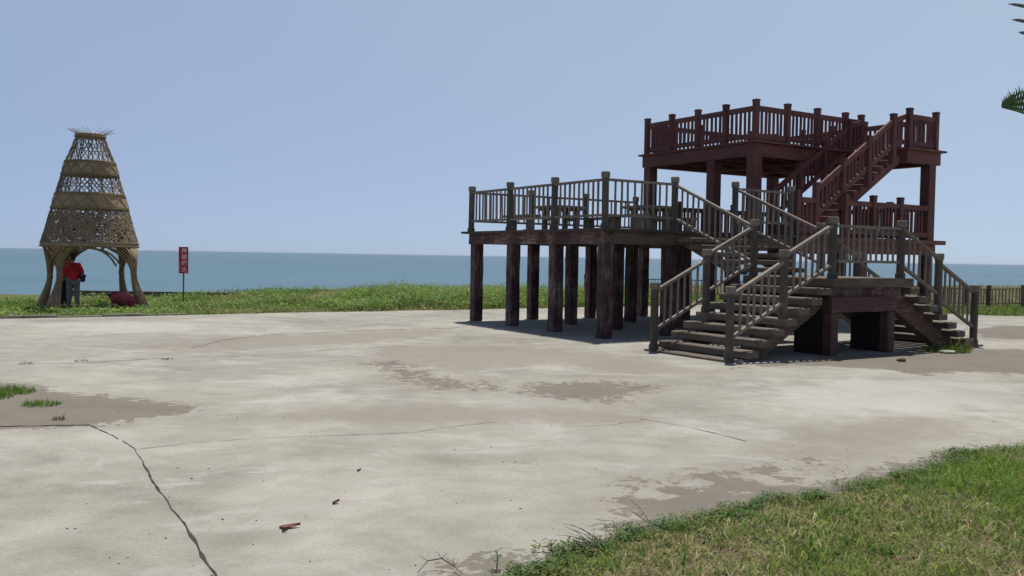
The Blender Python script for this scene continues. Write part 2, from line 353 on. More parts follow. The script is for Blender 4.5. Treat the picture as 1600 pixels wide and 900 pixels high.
# cracks and joints in the paving
CRACKM = plain('crack_dirt', (.06, .052, .042), .95, .5, 9, .1)
JOINTM = plain('joint_dirt', (.2, .18, .15), .95, .35, 9, .1)
def crack(pts, w, mat, jag=.02, seed=0):
    r = random.Random(seed); P = [Vector((*G(*p), 0)) for p in pts]; Q = []
    for p, q in zip(P, P[1:]):
        n = max(2, int((q-p).length/.09))
        Q += [p.lerp(q, i/n) for i in range(n)]
    Q.append(P[-1]); b = MB(); vs = []; fs = []; wk = 0.
    for i, p in enumerate(Q):
        d = (Q[min(i+1, len(Q)-1)]-Q[max(i-1, 0)]).normalized(); s = Vector((-d.y, d.x, 0))
        wk = wk*.86+r.gauss(0, jag*.55); off = s*wk; ww = w*r.uniform(.3, 1.3)*(.75+.45*math.sin(i*.23+seed)*math.sin(i*.091))
        for sg in (-1, 1): vs.append(p+off+s*(sg*ww/2*r.uniform(.7, 1.3))+Vector((0, 0, .004)))
    for i in range(len(Q)-1):
        if r.random() < .985: fs.append((2*i, 2*i+1, 2*i+3, 2*i+2))
    b.add(vs, fs); o = b.build('pavement_crack', mat); tag(o, kind='structure'); return o
crack([(137, 664), (172, 681), (207, 701), (228, 735), (262, 790), (300, 845), (345, 915)], .017, CRACKM, .008, 1)
crack([(212, 703), (300, 692), (400, 684), (520, 680), (650, 676), (700, 668), (775, 660)], .016, JOINTM, .012, 2)
crack([(-40, 571), (130, 567), (240, 561), (420, 555), (520, 546), (640, 541)], .035, JOINTM, .02, 3)
crack([(300, 544), (345, 532), (420, 524), (560, 517), (700, 513), (730, 510)], .07, JOINTM, .04, 4)
crack([(1000, 654), (1080, 668), (1165, 690)], .018, JOINTM, .01, 5)
crack([(-80, 668), (60, 666), (140, 664)], .03, CRACKM, .01, 6)
crack([(880, 668), (960, 664), (1010, 656)], .014, JOINTM, .01, 8)

# kerb between plaza and grass, low sea wall on the cliff
KERBM = plain('kerb_concrete', (.2, .185, .15), .9, .3, 4, .2)
mb = MB(); a = -30.
while a < -6.6:
    mb.box((a, edge_b(a+.5)+.02, -.1), (a+.985, edge_b(a+.5)+.17, .05+random.uniform(-.02, .015))); a += 1.
o = mb.build('kerb', KERBM, bevel=.012); o.location = (X0, Y0, 0); o.rotation_euler = (0, 0, TH); tag(o, kind='structure')
mb = MB(); x = -18.
while x < -1:
    yy = float(cliff_y(x+1)); yy2 = float(cliff_y(x+3))
    mb.beam((x, float(cliff_y(x))-1.2, -.22), (x+1.98, float(cliff_y(x+1.98))-1.2, -.22), .3, .34); x += 2
o = mb.build('low_wall', plain('sea_wall', (.1, .095, .085), .95, .35, 3, .1)); tag(o, 'low dark concrete wall along the cliff edge behind the grass and red sign', 'wall')

# ------------------------------------------------------------------ the observation platform
PL = thing('observation_platform', 'two storey weathered wooden viewing platform with grey lower railings and red brown upper tower', 'viewing platform', (X0, Y0, 0), TH)
D1, D2, ZL = 2.2454, 4.6112, 1.36
AR = 10.97; BB = 5.52
STAIR_A0, STAIR_A1 = 1.85, 3.67            # second flight, landing
BF, BK = -4.106, -2.275                    # front and back line of the landing
# decks
mb = MB(); mb.box((-.17, -.17, D1-.055), (5.6, BB+.17, D1)); mb.build('lower_deck', DECKM, PL)
mb = MB(); mb.box((5.603, -.17, D1-.11), (AR+.36, BB+.17, D1)); mb.build('lower_deck', RED_A, PL)
up_poly = [(5.62, 1.28), (9.62, 1.28), (9.62, -.2), (AR+.24, -.2), (AR+.24, 5.74), (5.62, 5.74)]
mb = MB(); mb.prism(up_poly, 2, D2-.05, D2); mb.build('upper_deck', RED_A, PL)
# lower beams
zb0, zb1 = 1.93, D1-.057
def beam_part(p0, p1, w, z0, z1, mat, jit=.006):
    mb = MB(); mb.beam((p0[0], p0[1], (z0+z1)/2), (p1[0], p1[1], (z0+z1)/2), w, z1-z0); return mb.build('beam', mat, PL, jit=jit)
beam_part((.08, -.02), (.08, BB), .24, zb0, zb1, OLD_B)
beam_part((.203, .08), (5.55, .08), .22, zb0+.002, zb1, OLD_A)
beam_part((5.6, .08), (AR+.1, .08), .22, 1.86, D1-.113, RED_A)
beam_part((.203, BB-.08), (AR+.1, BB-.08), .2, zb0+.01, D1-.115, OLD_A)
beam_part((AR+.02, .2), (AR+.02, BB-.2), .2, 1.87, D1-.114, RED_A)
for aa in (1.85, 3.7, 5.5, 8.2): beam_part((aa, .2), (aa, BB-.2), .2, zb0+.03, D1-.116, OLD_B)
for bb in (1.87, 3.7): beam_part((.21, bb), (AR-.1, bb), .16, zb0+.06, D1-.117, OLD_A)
# lower columns
def column(a, b, w, z0, z1, mat, jit=.0035, d=None):
    mb = MB(); d = d or w; mb.box((a-w/2, b-d/2, z0), (a+w/2, b+d/2, z1)); return mb.build('column', mat, PL, bevel=.018, jit=jit)
for aa in (.12, 1.83, 3.72, 5.58):
    for bb in (.12, 1.87, 3.64, 5.36):
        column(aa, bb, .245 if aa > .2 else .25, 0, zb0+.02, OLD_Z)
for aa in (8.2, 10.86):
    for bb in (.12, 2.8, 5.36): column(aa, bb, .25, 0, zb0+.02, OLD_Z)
# tower columns and upper beams
zt0, zt1 = 4.24, D2-.053
for aa, bb in ((5.84, 1.52), (5.84, 2.92), (5.84, 5.44), (10.86, 5.44), (10.86, .1)):
    column(aa, bb, .285, D1-.01, zt0+.05, RED, jit=.0)
def tb(p0, p1, w=.16, z0=zt0, mat=None): return beam_part(p0, p1, w, z0, zt1, mat or RED_A, jit=0)
tb((5.76, 1.4), (5.76, 5.62)); tb((5.842, 1.5), (9.74, 1.5)); tb((9.8, -.06), (9.8, 1.42)); tb((9.882, .02), (AR+.02, .02)); tb((AR+.1, -.06), (AR+.1, 5.62)); tb((5.842, 5.52), (AR+.018, 5.52))
for bb in (2.3, 3.1, 3.9, 4.7): tb((5.842, bb), (AR+.018, bb), .1, zt0+.06)
tb((8.3, 1.585), (8.3, 5.44), .14, zt0+.02); tb((9.8, 1.585), (9.8, 5.44), .14, zt0+.025)

# ---- railings
ALLBAL = []
def grey_post(par, a, b, z, h):
    mb = MB(); r = .074
    mb.lathe([(r, 0), (r, h-.11)], 8, (a, b, z), math.pi/8)
    mb.lathe([(.094, -.002), (.094, .075), (.08, .1)], 8, (a, b, z), math.pi/8)
    mb.cur = 1; mb.lathe([(.08, h-.125), (.094, h-.11), (.094, h-.012), (.084, h)], 8, (a, b, z), math.pi/8)
    ax, ay = random.gauss(0, .007), random.gauss(0, .007); mb.v = [(x+ax*(zz-z), y+ay*(zz-z), zz) for x, y, zz in mb.v]
    return mb.build('post', [GREYPOST[0], CAP], par)
def red_post(par, a, b, z, h):
    mb = MB(); w = .065
    mb.box((a-w, b-w, z), (a+w, b+w, z+h-.05)); w2 = .074
    mb.box((a-w2, b-w2, z+h-.05), (a+w2, b+w2, z+h-.012)); mb.box((a-w, b-w, z+h-.012), (a+w, b+w, z+h))
    return mb.build('post', RED, par)
def railing(bays, posts, style, label=None):
    """bays: (p0, p1, ztop0, ztop1, zbot0, zbot1); posts: (a, b, z, h)"""
    g = style == 'grey'; mt, mb = MB(), MB()
    bal = []
    for p0, p1, t0, t1, b0, b1 in bays:
        P0, P1 = Vector((*p0, 0)), Vector((*p1, 0)); d = (P1-P0); L = d.length; d.normalize()
        th = .05 if g else .13; w = .075 if g else .07; bh = .05 if g else .12
        mt.beam(P0+Vector((0, 0, t0-th/2)), P1+Vector((0, 0, t1-th/2)), w, th)
        mb.beam(P0+Vector((0, 0, b0+bh/2)), P1+Vector((0, 0, b1+bh/2)), w*.85, bh)
        pitch = .165 if g else .142; n = max(2, round((L-.14)/pitch))
        for i in range(1, n):
            s = .07+(L-.14)*i/n; f = s/L; zt = t0+(t1-t0)*f-th*.6; zb = b0+(b1-b0)*f+bh*.6; p = P0+d*s
            p = p+d*random.gauss(0, .007); bal.append((p, zt, zb, d.copy()))
    o = bpy.data.objects.new('railing', None); C.objects.link(o); o.parent = PL; o.empty_display_size = .2
    mt.build('rail', RAILM if g else RED_A, o); mb.build('rail', RAILM if g else RED_A, o)
    if label: o['label'] = label
    for p in posts: (grey_post if g else red_post)(o, *p)
    for x in bal: ALLBAL.append((o, g, *x))
    return o
def bal_mesh(mb, g, p, zt, zb, d):
    sd = Vector((-d.y, d.x, 0))
    q = d*random.gauss(0, .008); w_ = random.uniform(.9, 1.1)
    if g: mb.beam((p.x, p.y, zb), (p.x+q.x, p.y+q.y, zt), .032*w_, .032*w_, side=d)
    else: mb.beam((p.x, p.y, zb), (p.x+q.x, p.y+q.y, zt), .068*w_, .03, side=d)
HP = 1.14; T, B_ = D1+HP-.135, D1+.24
def flat(pts, t, b): return [(p, q, t, t, b, b) for p, q in zip(pts, pts[1:])]
# lower grey railings: left side, front, back
pl = [(0, 5.47), (0, 3.65), (0, 1.82), (0, 0)]
railing(flat(pl, T, B_), [(*p, D1, HP) for p in pl], 'grey')
pf = [(0, 0), (1.855, 0)]
railing(flat(pf, T, B_), [(1.855, 0, D1, HP)], 'grey')
pf = [(3.655, 0), (5.45, 0)]
railing(flat(pf, T, B_), [(3.655, 0, D1, HP), (5.45, 0, D1, HP)], 'grey')
pb = [(0, 5.47), (1.82, 5.47), (3.6, 5.47), (5.35, 5.47)]
railing(flat(pb, T, B_), [(*p, D1, HP) for p in pb[1:]], 'grey')
# red railings on the lower deck
RT, RB = D1+.91, D1+.08
p_ = [(5.68, 0), (6.36, 0)]; railing(flat(p_, RT, RB), [(5.68, 0, D1, 1.08)], 'red')
p_ = [(7.4, 0), (8.48, 0), (9.57, 0), (10.72, 0)]; railing(flat(p_, RT, RB), [(8.48, 0, D1, 1.08), (9.57, 0, D1, 1.08), (7.4, 0, D1, 1.08)], 'red')
p_ = [(AR, .24), (AR, 1.3), (AR, 2.4), (AR, 3.45), (AR, 4.5), (AR, 5.3)]; railing(flat(p_, RT, RB), [(*q, D1, 1.08) for q in p_[1:-1]], 'red')
p_ = [(5.35, 5.47), (5.9, 5.47), (7.0, 5.47), (8.1, 5.47), (9.2, 5.47), (10.3, 5.47), (10.72, 5.47)]; railing(flat(p_, RT, RB), [(*q, D1, 1.08) for q in p_[1:-1]], 'red')
# upper deck railings
h2 = 1.03; UT, UB = D2+.875, D2+.075
lf = [(5.793, 5.555), (5.793, 4.53), (5.793, 3.51), (5.793, 2.486), (5.793, 1.463)]
railing(flat(lf, UT, UB), [(*q, D2, h2) for q in lf], 'red')
fr = [(5.793, 1.463), (6.928, 1.463), (8.06, 1.463), (9.18, 1.463), (9.84, 1.463)]
railing(flat(fr, UT, UB), [(*q, D2, h2) for q in fr[1:]], 'red')
st_ = [(9.84, 0), (AR, 0)]; railing(flat(st_, UT, UB), [(*q, D2, h2) for q in st_], 'red')
ri = [(AR, 0), (AR, 1.1), (AR, 2.2), (AR, 3.3), (AR, 4.4), (AR, 5.555)]; railing(flat(ri, UT, UB), [(*q, D2, h2) for q in ri[1:]], 'red')
ba = [(5.793, 5.555), (6.83, 5.555), (7.87, 5.555), (8.9, 5.555), (9.94, 5.555), (AR, 5.555)]; railing(flat(ba, UT, UB), [(*q, D2, h2) for q in ba[1:-1]], 'red')

# ---- stair flights
def flight(a0, z0, a1, z1, n, bl, br, tread_d, tread_t, over, axis, mat, smat, sw=.2, inset=.12, sdrop=.34, risers=False, foot=.32):
    """n risers from (a0,z0) foot to (a1,z1) top edge; axis 0: along a, axis 1: along b. bl<br: the cross range."""
    o = bpy.data.objects.new('staircase', None); C.objects.link(o); o.parent = PL; o.empty_display_size = .2
    sg = 1 if a1 > a0 else -1; run = (a1-a0)/n; rise = (z1-z0)/n
    def pt(s, c, z): return (s, c, z) if axis == 0 else (c, s, z)
    for k_ in range(1, n):
        nose = a0+run*k_; s0, s1 = sorted((nose, nose+sg*tread_d)); z = z0+rise*k_
        mb = MB()
        e0, e1 = random.uniform(-.02, .03), random.uniform(-.02, .03)
        lo_, hi = pt(s0, bl-over+e0, z-tread_t), pt(s1, br+over+e1, z)
        mb.box(tuple(min(x, y) for x, y in zip(lo_, hi)), tuple(max(x, y) for x, y in zip(lo_, hi)))
        mb.build('tread', mat, o, bevel=.014)
        if risers:
            mb = MB(); mb.box((nose+.02, bl+.02, z-rise+.002), (nose+.045, br-.02, z-tread_t-.002)); mb.build('riser', smat, o)
    # saw-tooth stringers
    up = [(a0+run*.85, z0)]
    for k_ in range(1, n):
        up += [(a0+run*k_+sg*.05, z0+rise*(k_-1)-tread_t+.004 if k_ > 1 else z0), (a0+run*k_+sg*.05, z0+rise*k_-tread_t-.002)]
    up += [(a1+sg*.02, z0+rise*(n-1)-tread_t-.002), (a1+sg*.02, z1-sdrop-.12)]
    low = [(a0+run*1.0+sg*foot, z0)]
    poly = up+low
    for c0 in (bl+inset, br-inset-sw):
        mb = MB()
        mb.prism(poly, 1 if axis == 0 else 0, c0, c0+sw)
        mb.build('stringer', smat, o, jit=0)
    return o
# first flight (ground to landing), opposite flight, flight up to the lower deck, flight up to the tower
f1 = flight(-.68, 0, 1.70, ZL, 8, BF, BK, .28, .125, .17, 0, TREAD, STRING, sdrop=.42, foot=.62)
mb = MB(); mb.box((-.74, BF-.12, 0), (-.3, BK+.12, .035)); mb.build('sill_plate', TREAD, f1)
f3 = flight(6.25, 0, 3.84, ZL, 8, BF, BK, .28, .125, .17, 0, TREAD, STRING, sdrop=.5, foot=.75)
mb = MB(); mb.box((5.9, BF-.12, 0), (6.34, BK+.12, .035)); mb.build('sill_plate', TREAD, f3)
f2 = flight(BK+.06, ZL, -.19, D1, 6, STAIR_A0, STAIR_A1, .3, .1, .12, 1, TREAD, STRING, sdrop=.2)
f4 = flight(6.0, D1, 9.62, D2, 14, .12, 1.36, .27, .05, -.02, 0, RED_A, RED_A, sw=.07, inset=-.0, sdrop=.28, risers=True)
# landing
mb = MB(); mb.box((1.66, BF-.2, ZL-.16), (3.89, BK+.1, ZL)); ld_ = mb.build('landing', OLD_A, PL, bevel=.012)
beam_part((1.74, BF+.06), (3.74, BF+.06), .2, ZL-.36, ZL-.162, OLD_B, .003); beam_part((1.72, BF+.0), (3.52, BF+.0), .22, ZL-.6, ZL-.33, OLD_RA, .006)
beam_part((1.76, BK-.05), (3.78, BK-.05), .2, ZL-.43, ZL-.163, OLD_B)
beam_part((1.84, BF+.17), (1.84, BK-.16), .18, ZL-.42, ZL-.164, OLD_B); beam_part((3.46, BF+.17), (3.46, BK-.16), .18, ZL-.42, ZL-.165, OLD_B)
for aa in (1.83, 3.41):
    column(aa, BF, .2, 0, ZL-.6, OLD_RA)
    column(aa, BF+.43, .17, 0, ZL-.43, PIER_SHADE, d=.62)
    column(aa, BK-.2, .22, 0, ZL-.41, PIER_SHADE, d=.3)
# stair rails, grey
HN, HL = 1.19, 1.07; aN, aT1, aT2, aE = -.62, 1.842, 3.75, 6.178; aM, aM3 = .62, 4.945; ZM = .68
zt = ZL+HL-.13
def stair_rail(b, x0, xm, x1):
    bays = [((x0, b), (xm, b), HN-.1, ZM+1.16-.17, HN-.1-.74, ZM+1.16-.17-.74), ((xm, b), (x1, b), ZM+1.16-.08, zt+.02, ZM+1.16-.08-.74, zt-.72)]
    return railing(bays, [(x0, b, .036, HN), (xm, b, ZM, 1.16)], 'grey')
for b_ in (BF, BK):
    stair_rail(b_, aN, aM, aT1); stair_rail(b_, aE, aM3, aT2)
o = railing([((aT1, BF), (aT2, BF), zt, zt, ZL+.27, ZL+.27)], [(aT1, BF, ZL, HL), (aT2, BF, ZL, HL)], 'grey')
railing([((aT1, BK), (1.855, 0), zt, T, zt-.72, B_)], [(aT1, BK, ZL, HL)], 'grey')
railing([((aT2, BK), (3.655, 0), zt, T, zt-.72, B_)], [(aT2, BK, ZL, HL)], 'grey')
# tower stair rails, red
for b_ in (.06, 1.40):
    xs = [6.4, 7.36, 8.31, 9.27]; zs = [3.54, 4.18, 4.81, 5.45]
    if b_ < 1: xs_t, zt_ = 9.84, UT
    else: xs_t, zt_ = 9.84, UT
    bays = [((p, b_), (q, b_), zp-.12, zq-.12, zp-.12-.74, zq-.12-.74) for p, q, zp, zq in zip(xs, xs[1:], zs, zs[1:])]
    bays.append(((9.27, b_), (9.84, b_), 5.33, UT+.02, 5.33-.74, UB+.06))
    railing(bays, [(p, b_, q-1.28, 1.28) for p, q in zip(xs, zs)], 'red')
# balusters: the 100 nearest one by one, the rest as one part
camL = Vector((*to_local(0, 0), EYE))
ALLBAL.sort(key=lambda x: (Vector((x[2].x, x[2].y, (x[3]+x[4])/2))-camL).length)
for x in ALLBAL[:100]:
    mb = MB(); bal_mesh(mb, *x[1:]); mb.build('baluster', RAILM if x[1] else RED, x[0])
mb = MB()
for x in ALLBAL[100:]: mb.cur = 0 if x[1] else 1; bal_mesh(mb, *x[1:])
o = mb.build('baluster', [RAILM, RED], PL); o['kind'] = 'stuff'

# ------------------------------------------------------------------ tables and benches on the lower deck
def copy_tree(o, parent=None):
    c_ = o.copy(); C.objects.link(c_)
    if parent: c_.parent = parent
    for ch in list(o.children): copy_tree(ch, c_)
    return c_
def make_table():
    t = thing('picnic_table', '', 'table')
    mb = MB()
    for i in range(6): mb.box((-.5, -.45+i*.151, .6), (.5, -.45+i*.151+.142, .66))
    mb.box((-.36, -.42, .55), (-.26, .42, .599)); mb.box((.26, -.42, .55), (.36, .42, .599)); mb.build('tabletop', TABLEM, t)
    for sx_ in (-1, 1):
        mb = MB(); mb.box((sx_*.31-.05, -.3, .05), (sx_*.31+.05, -.18, .549)); mb.box((sx_*.31-.05, .18, .05), (sx_*.31+.05, .3, .549))
        mb.box((sx_*.31-.055, -.38, 0), (sx_*.31+.055, .38, .049)); mb.box((sx_*.31-.04, -.179, .3), (sx_*.31+.04, .179, .38)); mb.build('leg', TABLEM, t)
    return t
def make_bench():
    t = thing('bench', '', 'bench')
    mb = MB()
    for i in range(3): mb.box((-.18+i*.122, -.6, .36), (-.18+i*.122+.114, .6, .41))
    mb.build('seat', TABLEM, t)
    for sy_ in (-1, 1):
        mb = MB(); mb.box((-.09, sy_*.4-.06, .05), (.09, sy_*.4+.06, .359)); mb.box((-.15, sy_*.4-.09, 0), (.15, sy_*.4+.09, .049)); mb.build('leg', TABLEM, t)
    return t
def put(o, a, b, z, r, label, group):
    x, y = to_world(a, b); o.location = (x, y, z); o.rotation_euler = (0, 0, TH+r); o['label'] = label; o['group'] = group
tb0 = make_table(); put(tb0, 1.75, 4.05, D1+.002, 0, 'brown wooden picnic table at the left rear of the lower deck', 'picnic tables on the lower deck')
t2 = copy_tree(tb0); put(t2, 3.2, 2.35, D1+.002, 0, 'brown wooden picnic table behind the front corner post of the lower deck', 'picnic tables on the lower deck')
b0 = make_bench()
for i, (a_, b_, lab) in enumerate([(.72, 4.25, 'wooden bench left of the rear picnic table, nearest the left railing'), (2.75, 3.75, 'wooden bench right of the rear picnic table, between the two tables'),
                                  (2.2, 2.0, 'wooden bench left of the front picnic table, close to the corner post'), (4.2, 2.5, 'wooden bench right of the front picnic table, nearest the red tower')]):
    bb_ = b0 if i == 0 else copy_tree(b0); put(bb_, a_, b_, D1+.002, 0, lab, 'benches beside the picnic tables')

# ------------------------------------------------------------------ woven bamboo tower
CX, CY = AT(141, 484, 29.4).x, 29.4; GZ0 = float(gz(np.array([CX]), np.array([CY]))[0])
SC = thing('bamboo_sculpture', 'tall conical woven bamboo sculpture on curved legs standing on the grass by the sea', 'sculpture', (CX, CY, GZ0))
PROF = [(0, 1.62), (2.02, 1.60), (2.18, 1.57), (2.5, 1.46), (3.16, 1.27), (3.7, 1.12), (4.28, .93), (4.72, .81), (5.2, .59), (5.58, .45)]
def rad(z): return .905*float(np.interp(z, [p[0] for p in PROF], [p[1] for p in PROF]))
def pc(z, t, dr=0):
    r = rad(z)+dr; return Vector((r*math.cos(t), r*math.sin(t), z))
def ribbon(mb, pts, w, up=False):
    """flat strip with thickness along pts lying on the cone"""
    vs = []; n = len(pts)
    for i, p in enumerate(pts):
        d = (pts[min(i+1, n-1)]-pts[max(i-1, 0)]).normalized(); nr = Vector((p.x, p.y, .5)).normalized(); s = d.cross(nr).normalized()*(w/2)
        vs += [p-s+nr*.005, p+s+nr*.005, p+s-nr*.005, p-s-nr*.005]
    fs = []
    for i in range(n-1):
        for q in range(4):
            q2 = (q+1) % 4; fs.append((4*i+q, 4*i+q2, 4*i+4+q2, 4*i+4+q))
    mb.add(vs, fs)
def lattice(z0, z1, n, w, twist, rings, ribs, seed):
    r = random.Random(seed); mb = MB()
    for sg in (-1, 1):
        for i in range(n):
            t0 = 2*math.pi*(i+r.uniform(-.18, .18))/n
            ribbon(mb, [pc(z0+(z1-z0)*j/6, t0+sg*twist*j/6, sg*.012) for j in range(7)], w*r.uniform(.75, 1.25))
    for i in range(ribs):
        t0 = 2*math.pi*i/ribs; mb.tube([pc(z0, t0, -.03), pc((z0+z1)/2, t0, -.03), pc(z1, t0, -.03)], .018, 5)
    for i in range(rings):
        z = z0+(z1-z0)*(i+.5)/rings; mb.tube([pc(z+.01*math.sin(3*q), 2*math.pi*q/40, -.015) for q in range(41)], .011, 4, False)
    return mb.build('woven_lattice', BAMB_DARK, SC)
lattice(4.7, 5.56, 27, .018, .8, 1, 12, 1)
lattice(3.68, 4.3, 40, .02, .55, 1, 16, 2)
# dense lower weave
r = random.Random(5); mb = MB()
for i in range(930):
    z = r.uniform(2.12, 3.2); t = r.uniform(0, 2*math.pi); L_ = r.uniform(.35, .85); an = r.choice([r.gauss(.7, .25), r.gauss(-.7, .25), r.gauss(1.35, .2), r.gauss(0.15, .2)])
    dz, dt = L_*math.sin(an), L_*math.cos(an)/1.4
    pts = []
    for j in range(5):
        f = j/4-.5; zz = z+dz*f
        if 2.08 < zz < 3.24: pts.append(pc(zz, t+dt*f, r.uniform(-.012, .02)))
    if len(pts) > 2: ribbon(mb, pts, r.uniform(.02, .036))
for z in (2.35, 2.62, 2.9): mb.tube([pc(z, 2*math.pi*q/40, -.03) for q in range(41)], .016, 4, False)
mb.build('woven_skirt', BAMB_DARK, SC)
def band(z0, z1, zig, bulge=.016):
    mb = MB(); prof = [(rad(z0)+.0, z0), (rad(z0)+bulge, z0+.02), (rad(z1)+bulge, z1-.02), (rad(z1), z1), (rad(z1)-.02, z1-.01), (rad(z0)-.02, z0+.01), (rad(z0)+.0, z0)]
    mb.lathe(prof, 56, caps=False); o = mb.build('woven_band', BAMB_BAND, SC, smooth=False)
    mb = MB()
    for z in (z0+.03, z0+.075, z1-.075, z1-.03) if zig else (z0+.03, z1-.03): mb.tube([pc(z, 2*math.pi*q/56, bulge+.008) for q in range(57)], .017, 5, False)
    if zig:
        for i in range(zig):
            ta, tb_, tc_ = [2*math.pi*(i+f)/zig for f in (0, .5, 1)]
            for t0, t1, za, zb in ((ta, tb_, z0+.11, z1-.11), (tb_, tc_, z1-.11, z0+.11)):
                ribbon(mb, [pc(za+(zb-za)*j/5, t0+(t1-t0)*j/5, bulge+.012) for j in range(6)], .035)
    mb.build('binding', BAMB_DARK, o)
band(2.0, 2.17, 0); band(3.2, 3.72, 13); band(4.27, 4.75, 13); band(5.5, 5.62, 0, .03)
# crown of leaning sticks
r = random.Random(3); mb = MB()
for i in range(30):
    t = 2*math.pi*i/30; p = pc(5.6, t, -.02); tip = p+Vector((math.cos(t)*.1+.07*r.uniform(-1, 1)-.15*(1 if math.cos(t) < .6 else -1.6), math.sin(t)*.25, .13+r.uniform(-.04, .07)))
    mb.tube([p-Vector((0, 0, .1)), p, tip], [.011, .011, .005], 4)
mb.build('stick_crown', BAMB_DARK, SC)
# legs: hourglass sheaths of bamboo
def leg(foot, waist, top_t, spread, fw_, seed):
    """foot/waist = local (x, y, z); top_t = angle on the rim, spread = half-angle there"""
    r = random.Random(seed); mb = MB(); N = 22
    for i in range(N):
        t = 2*math.pi*i/N
        zt_ = 2.04; inner = math.cos(t)
        tp = pc(zt_, top_t+spread*math.sin(t), -.05-.16*(1-inner)/2)
        out = Vector((math.cos(top_t), math.sin(top_t), 0)); sd = Vector((-out.y, out.x, 0))
        wa = Vector(waist)+sd*(.08*math.sin(t))+out*(.07*math.cos(t)); ft = Vector(foot)+sd*(fw_*math.sin(t))+out*(fw_*.75*math.cos(t))
        pts = []
        for j in range(13):
            f = j/12
            if f < .5:
                g = f/.5; e = g*g*(3-2*g); p = ft.lerp(wa, e); p.z = ft.z+(wa.z-ft.z)*g
            else:
                g = (f-.5)/.5; e = g**1.9; p = wa.lerp(tp, e); p.z = wa.z+(tp.z-wa.z)*(1-(1-g)**1.25)
            pts.append(p)
        w0 = [.085*(fw_/.26), .02, .11*spread/.34]
        vs = []
        for j, p in enumerate(pts):
            f = j/12; wd = np.interp(f, [0, .5, 1], [fw_*.34, .03, spread*.3])
            c0 = Vector(foot).lerp(Vector(waist), min(1, f*2)); nr = Vector((p.x-c0.x, p.y-c0.y, 0)); nr = nr.normalized() if nr.length > 1e-5 else out
            tn = Vector((-nr.y, nr.x, 0)); k_ = 1+r.uniform(-.05, .05)
            vs += [p-tn*wd/2*k_+nr*.01, p+tn*wd/2*k_-nr*.004, p+tn*wd/2*k_-nr*.02, p-tn*wd/2*k_-nr*.012]
        fs = []
        for j in range(12):
            for q in range(4):
                q2 = (q+1) % 4; fs.append((4*j+q, 4*j+q2, 4*j+4+q2, 4*j+4+q))
        mb.add(vs, fs)
    # lashing at the waist
    mb.lathe([(.09, -.05), (.096, 0), (.09, .05)], 14, tuple(waist), caps=False)
    return mb.build('leg', BAMB_LEG, SC, smooth=True)
def lv(px, py, Y):
    p = AT(px, py, Y); return (p.x-CX, p.y-CY, p.z-GZ0)
def ft_(px, Y): p = AT(px, 480, Y); return (p.x-CX, Y-CY, -.04)
leg(ft_(82, 28.3), lv(93, 430, 28.35), math.atan2(-1.1, -.72), .72, .25, 1)
leg(ft_(65, 29.5), lv(78, 432, 29.5), math.atan2(.05, -1.5), .4, .19, 2)
leg(ft_(223, 28.9), lv(209, 428, 28.9), math.atan2(-.55, 1.4), .58, .22, 3)
leg(ft_(196, 30.6), lv(190, 426, 30.5), math.atan2(1.1, 1.05), .5, .21, 4)
leg(ft_(94, 30.8), lv(101, 430, 30.7), math.atan2(1.15, -.9), .36, .15, 5)
mb = MB()
for (t0, t1, rise, dr) in ((-2.2, -.42, .34, -.1), (-.36, .8, .3, -.12), (-2.12, -.5, .28, -.2)):
    mb.tube([Vector(pc(2.0, t0+(t1-t0)*j/14, dr))+Vector((0, 0, -.03-.55*(abs(2*j/14-1)**3)+.05*(rise-.3))) for j in range(15)], .03, 6)
for t in (-1.9, -1.72, -1.05, -.88): mb.lathe([(.0, -.06), (.055, -.04), (.06, 0), (.04, .05), (0, .06)], 8, tuple(pc(1.97, t, -.08)), caps=False)
mb.build('arch_rod', BAMB_DARK, SC)

# ------------------------------------------------------------------ people
def skin(name, joints, edges, root, mat, parent, sub=2):
    keys_ = list(joints); me = bpy.data.meshes.new(name); me.from_pydata([joints[q][:3] for q in keys_], [(keys_.index(a_), keys_.index(b_)) for a_, b_ in edges], [])
    o = bpy.data.objects.new(name, me); C.objects.link(o)
    md = o.modifiers.new('s', 'SKIN'); md.use_smooth_shade = True
    for i, q in enumerate(keys_):
        rr = joints[q][3]; d = me.skin_vertices[0].data[i]
        d.radius = rr if isinstance(rr, tuple) else (rr, rr); d.use_root = q == root
    md2 = o.modifiers.new('d', 'SUBSURF'); md2.levels = sub; md2.render_levels = sub
    dg = bpy.context.evaluated_depsgraph_get(); dg.update()
    nm = bpy.data.meshes.new_from_object(o.evaluated_get(dg)); o.modifiers.clear(); o.data = nm; bpy.data.meshes.remove(me)
    nm.name = name; nm.materials.clear(); nm.materials.append(mat); nm.polygons.foreach_set('use_smooth', [True]*len(nm.polygons))
    if parent: o.parent = parent
    return o
SKINM = plain('skin', (.42, .25, .18), .55, .1, 8)
HAIRM = plain('dark_hair', (.012, .01, .009), .5, .3, 20)
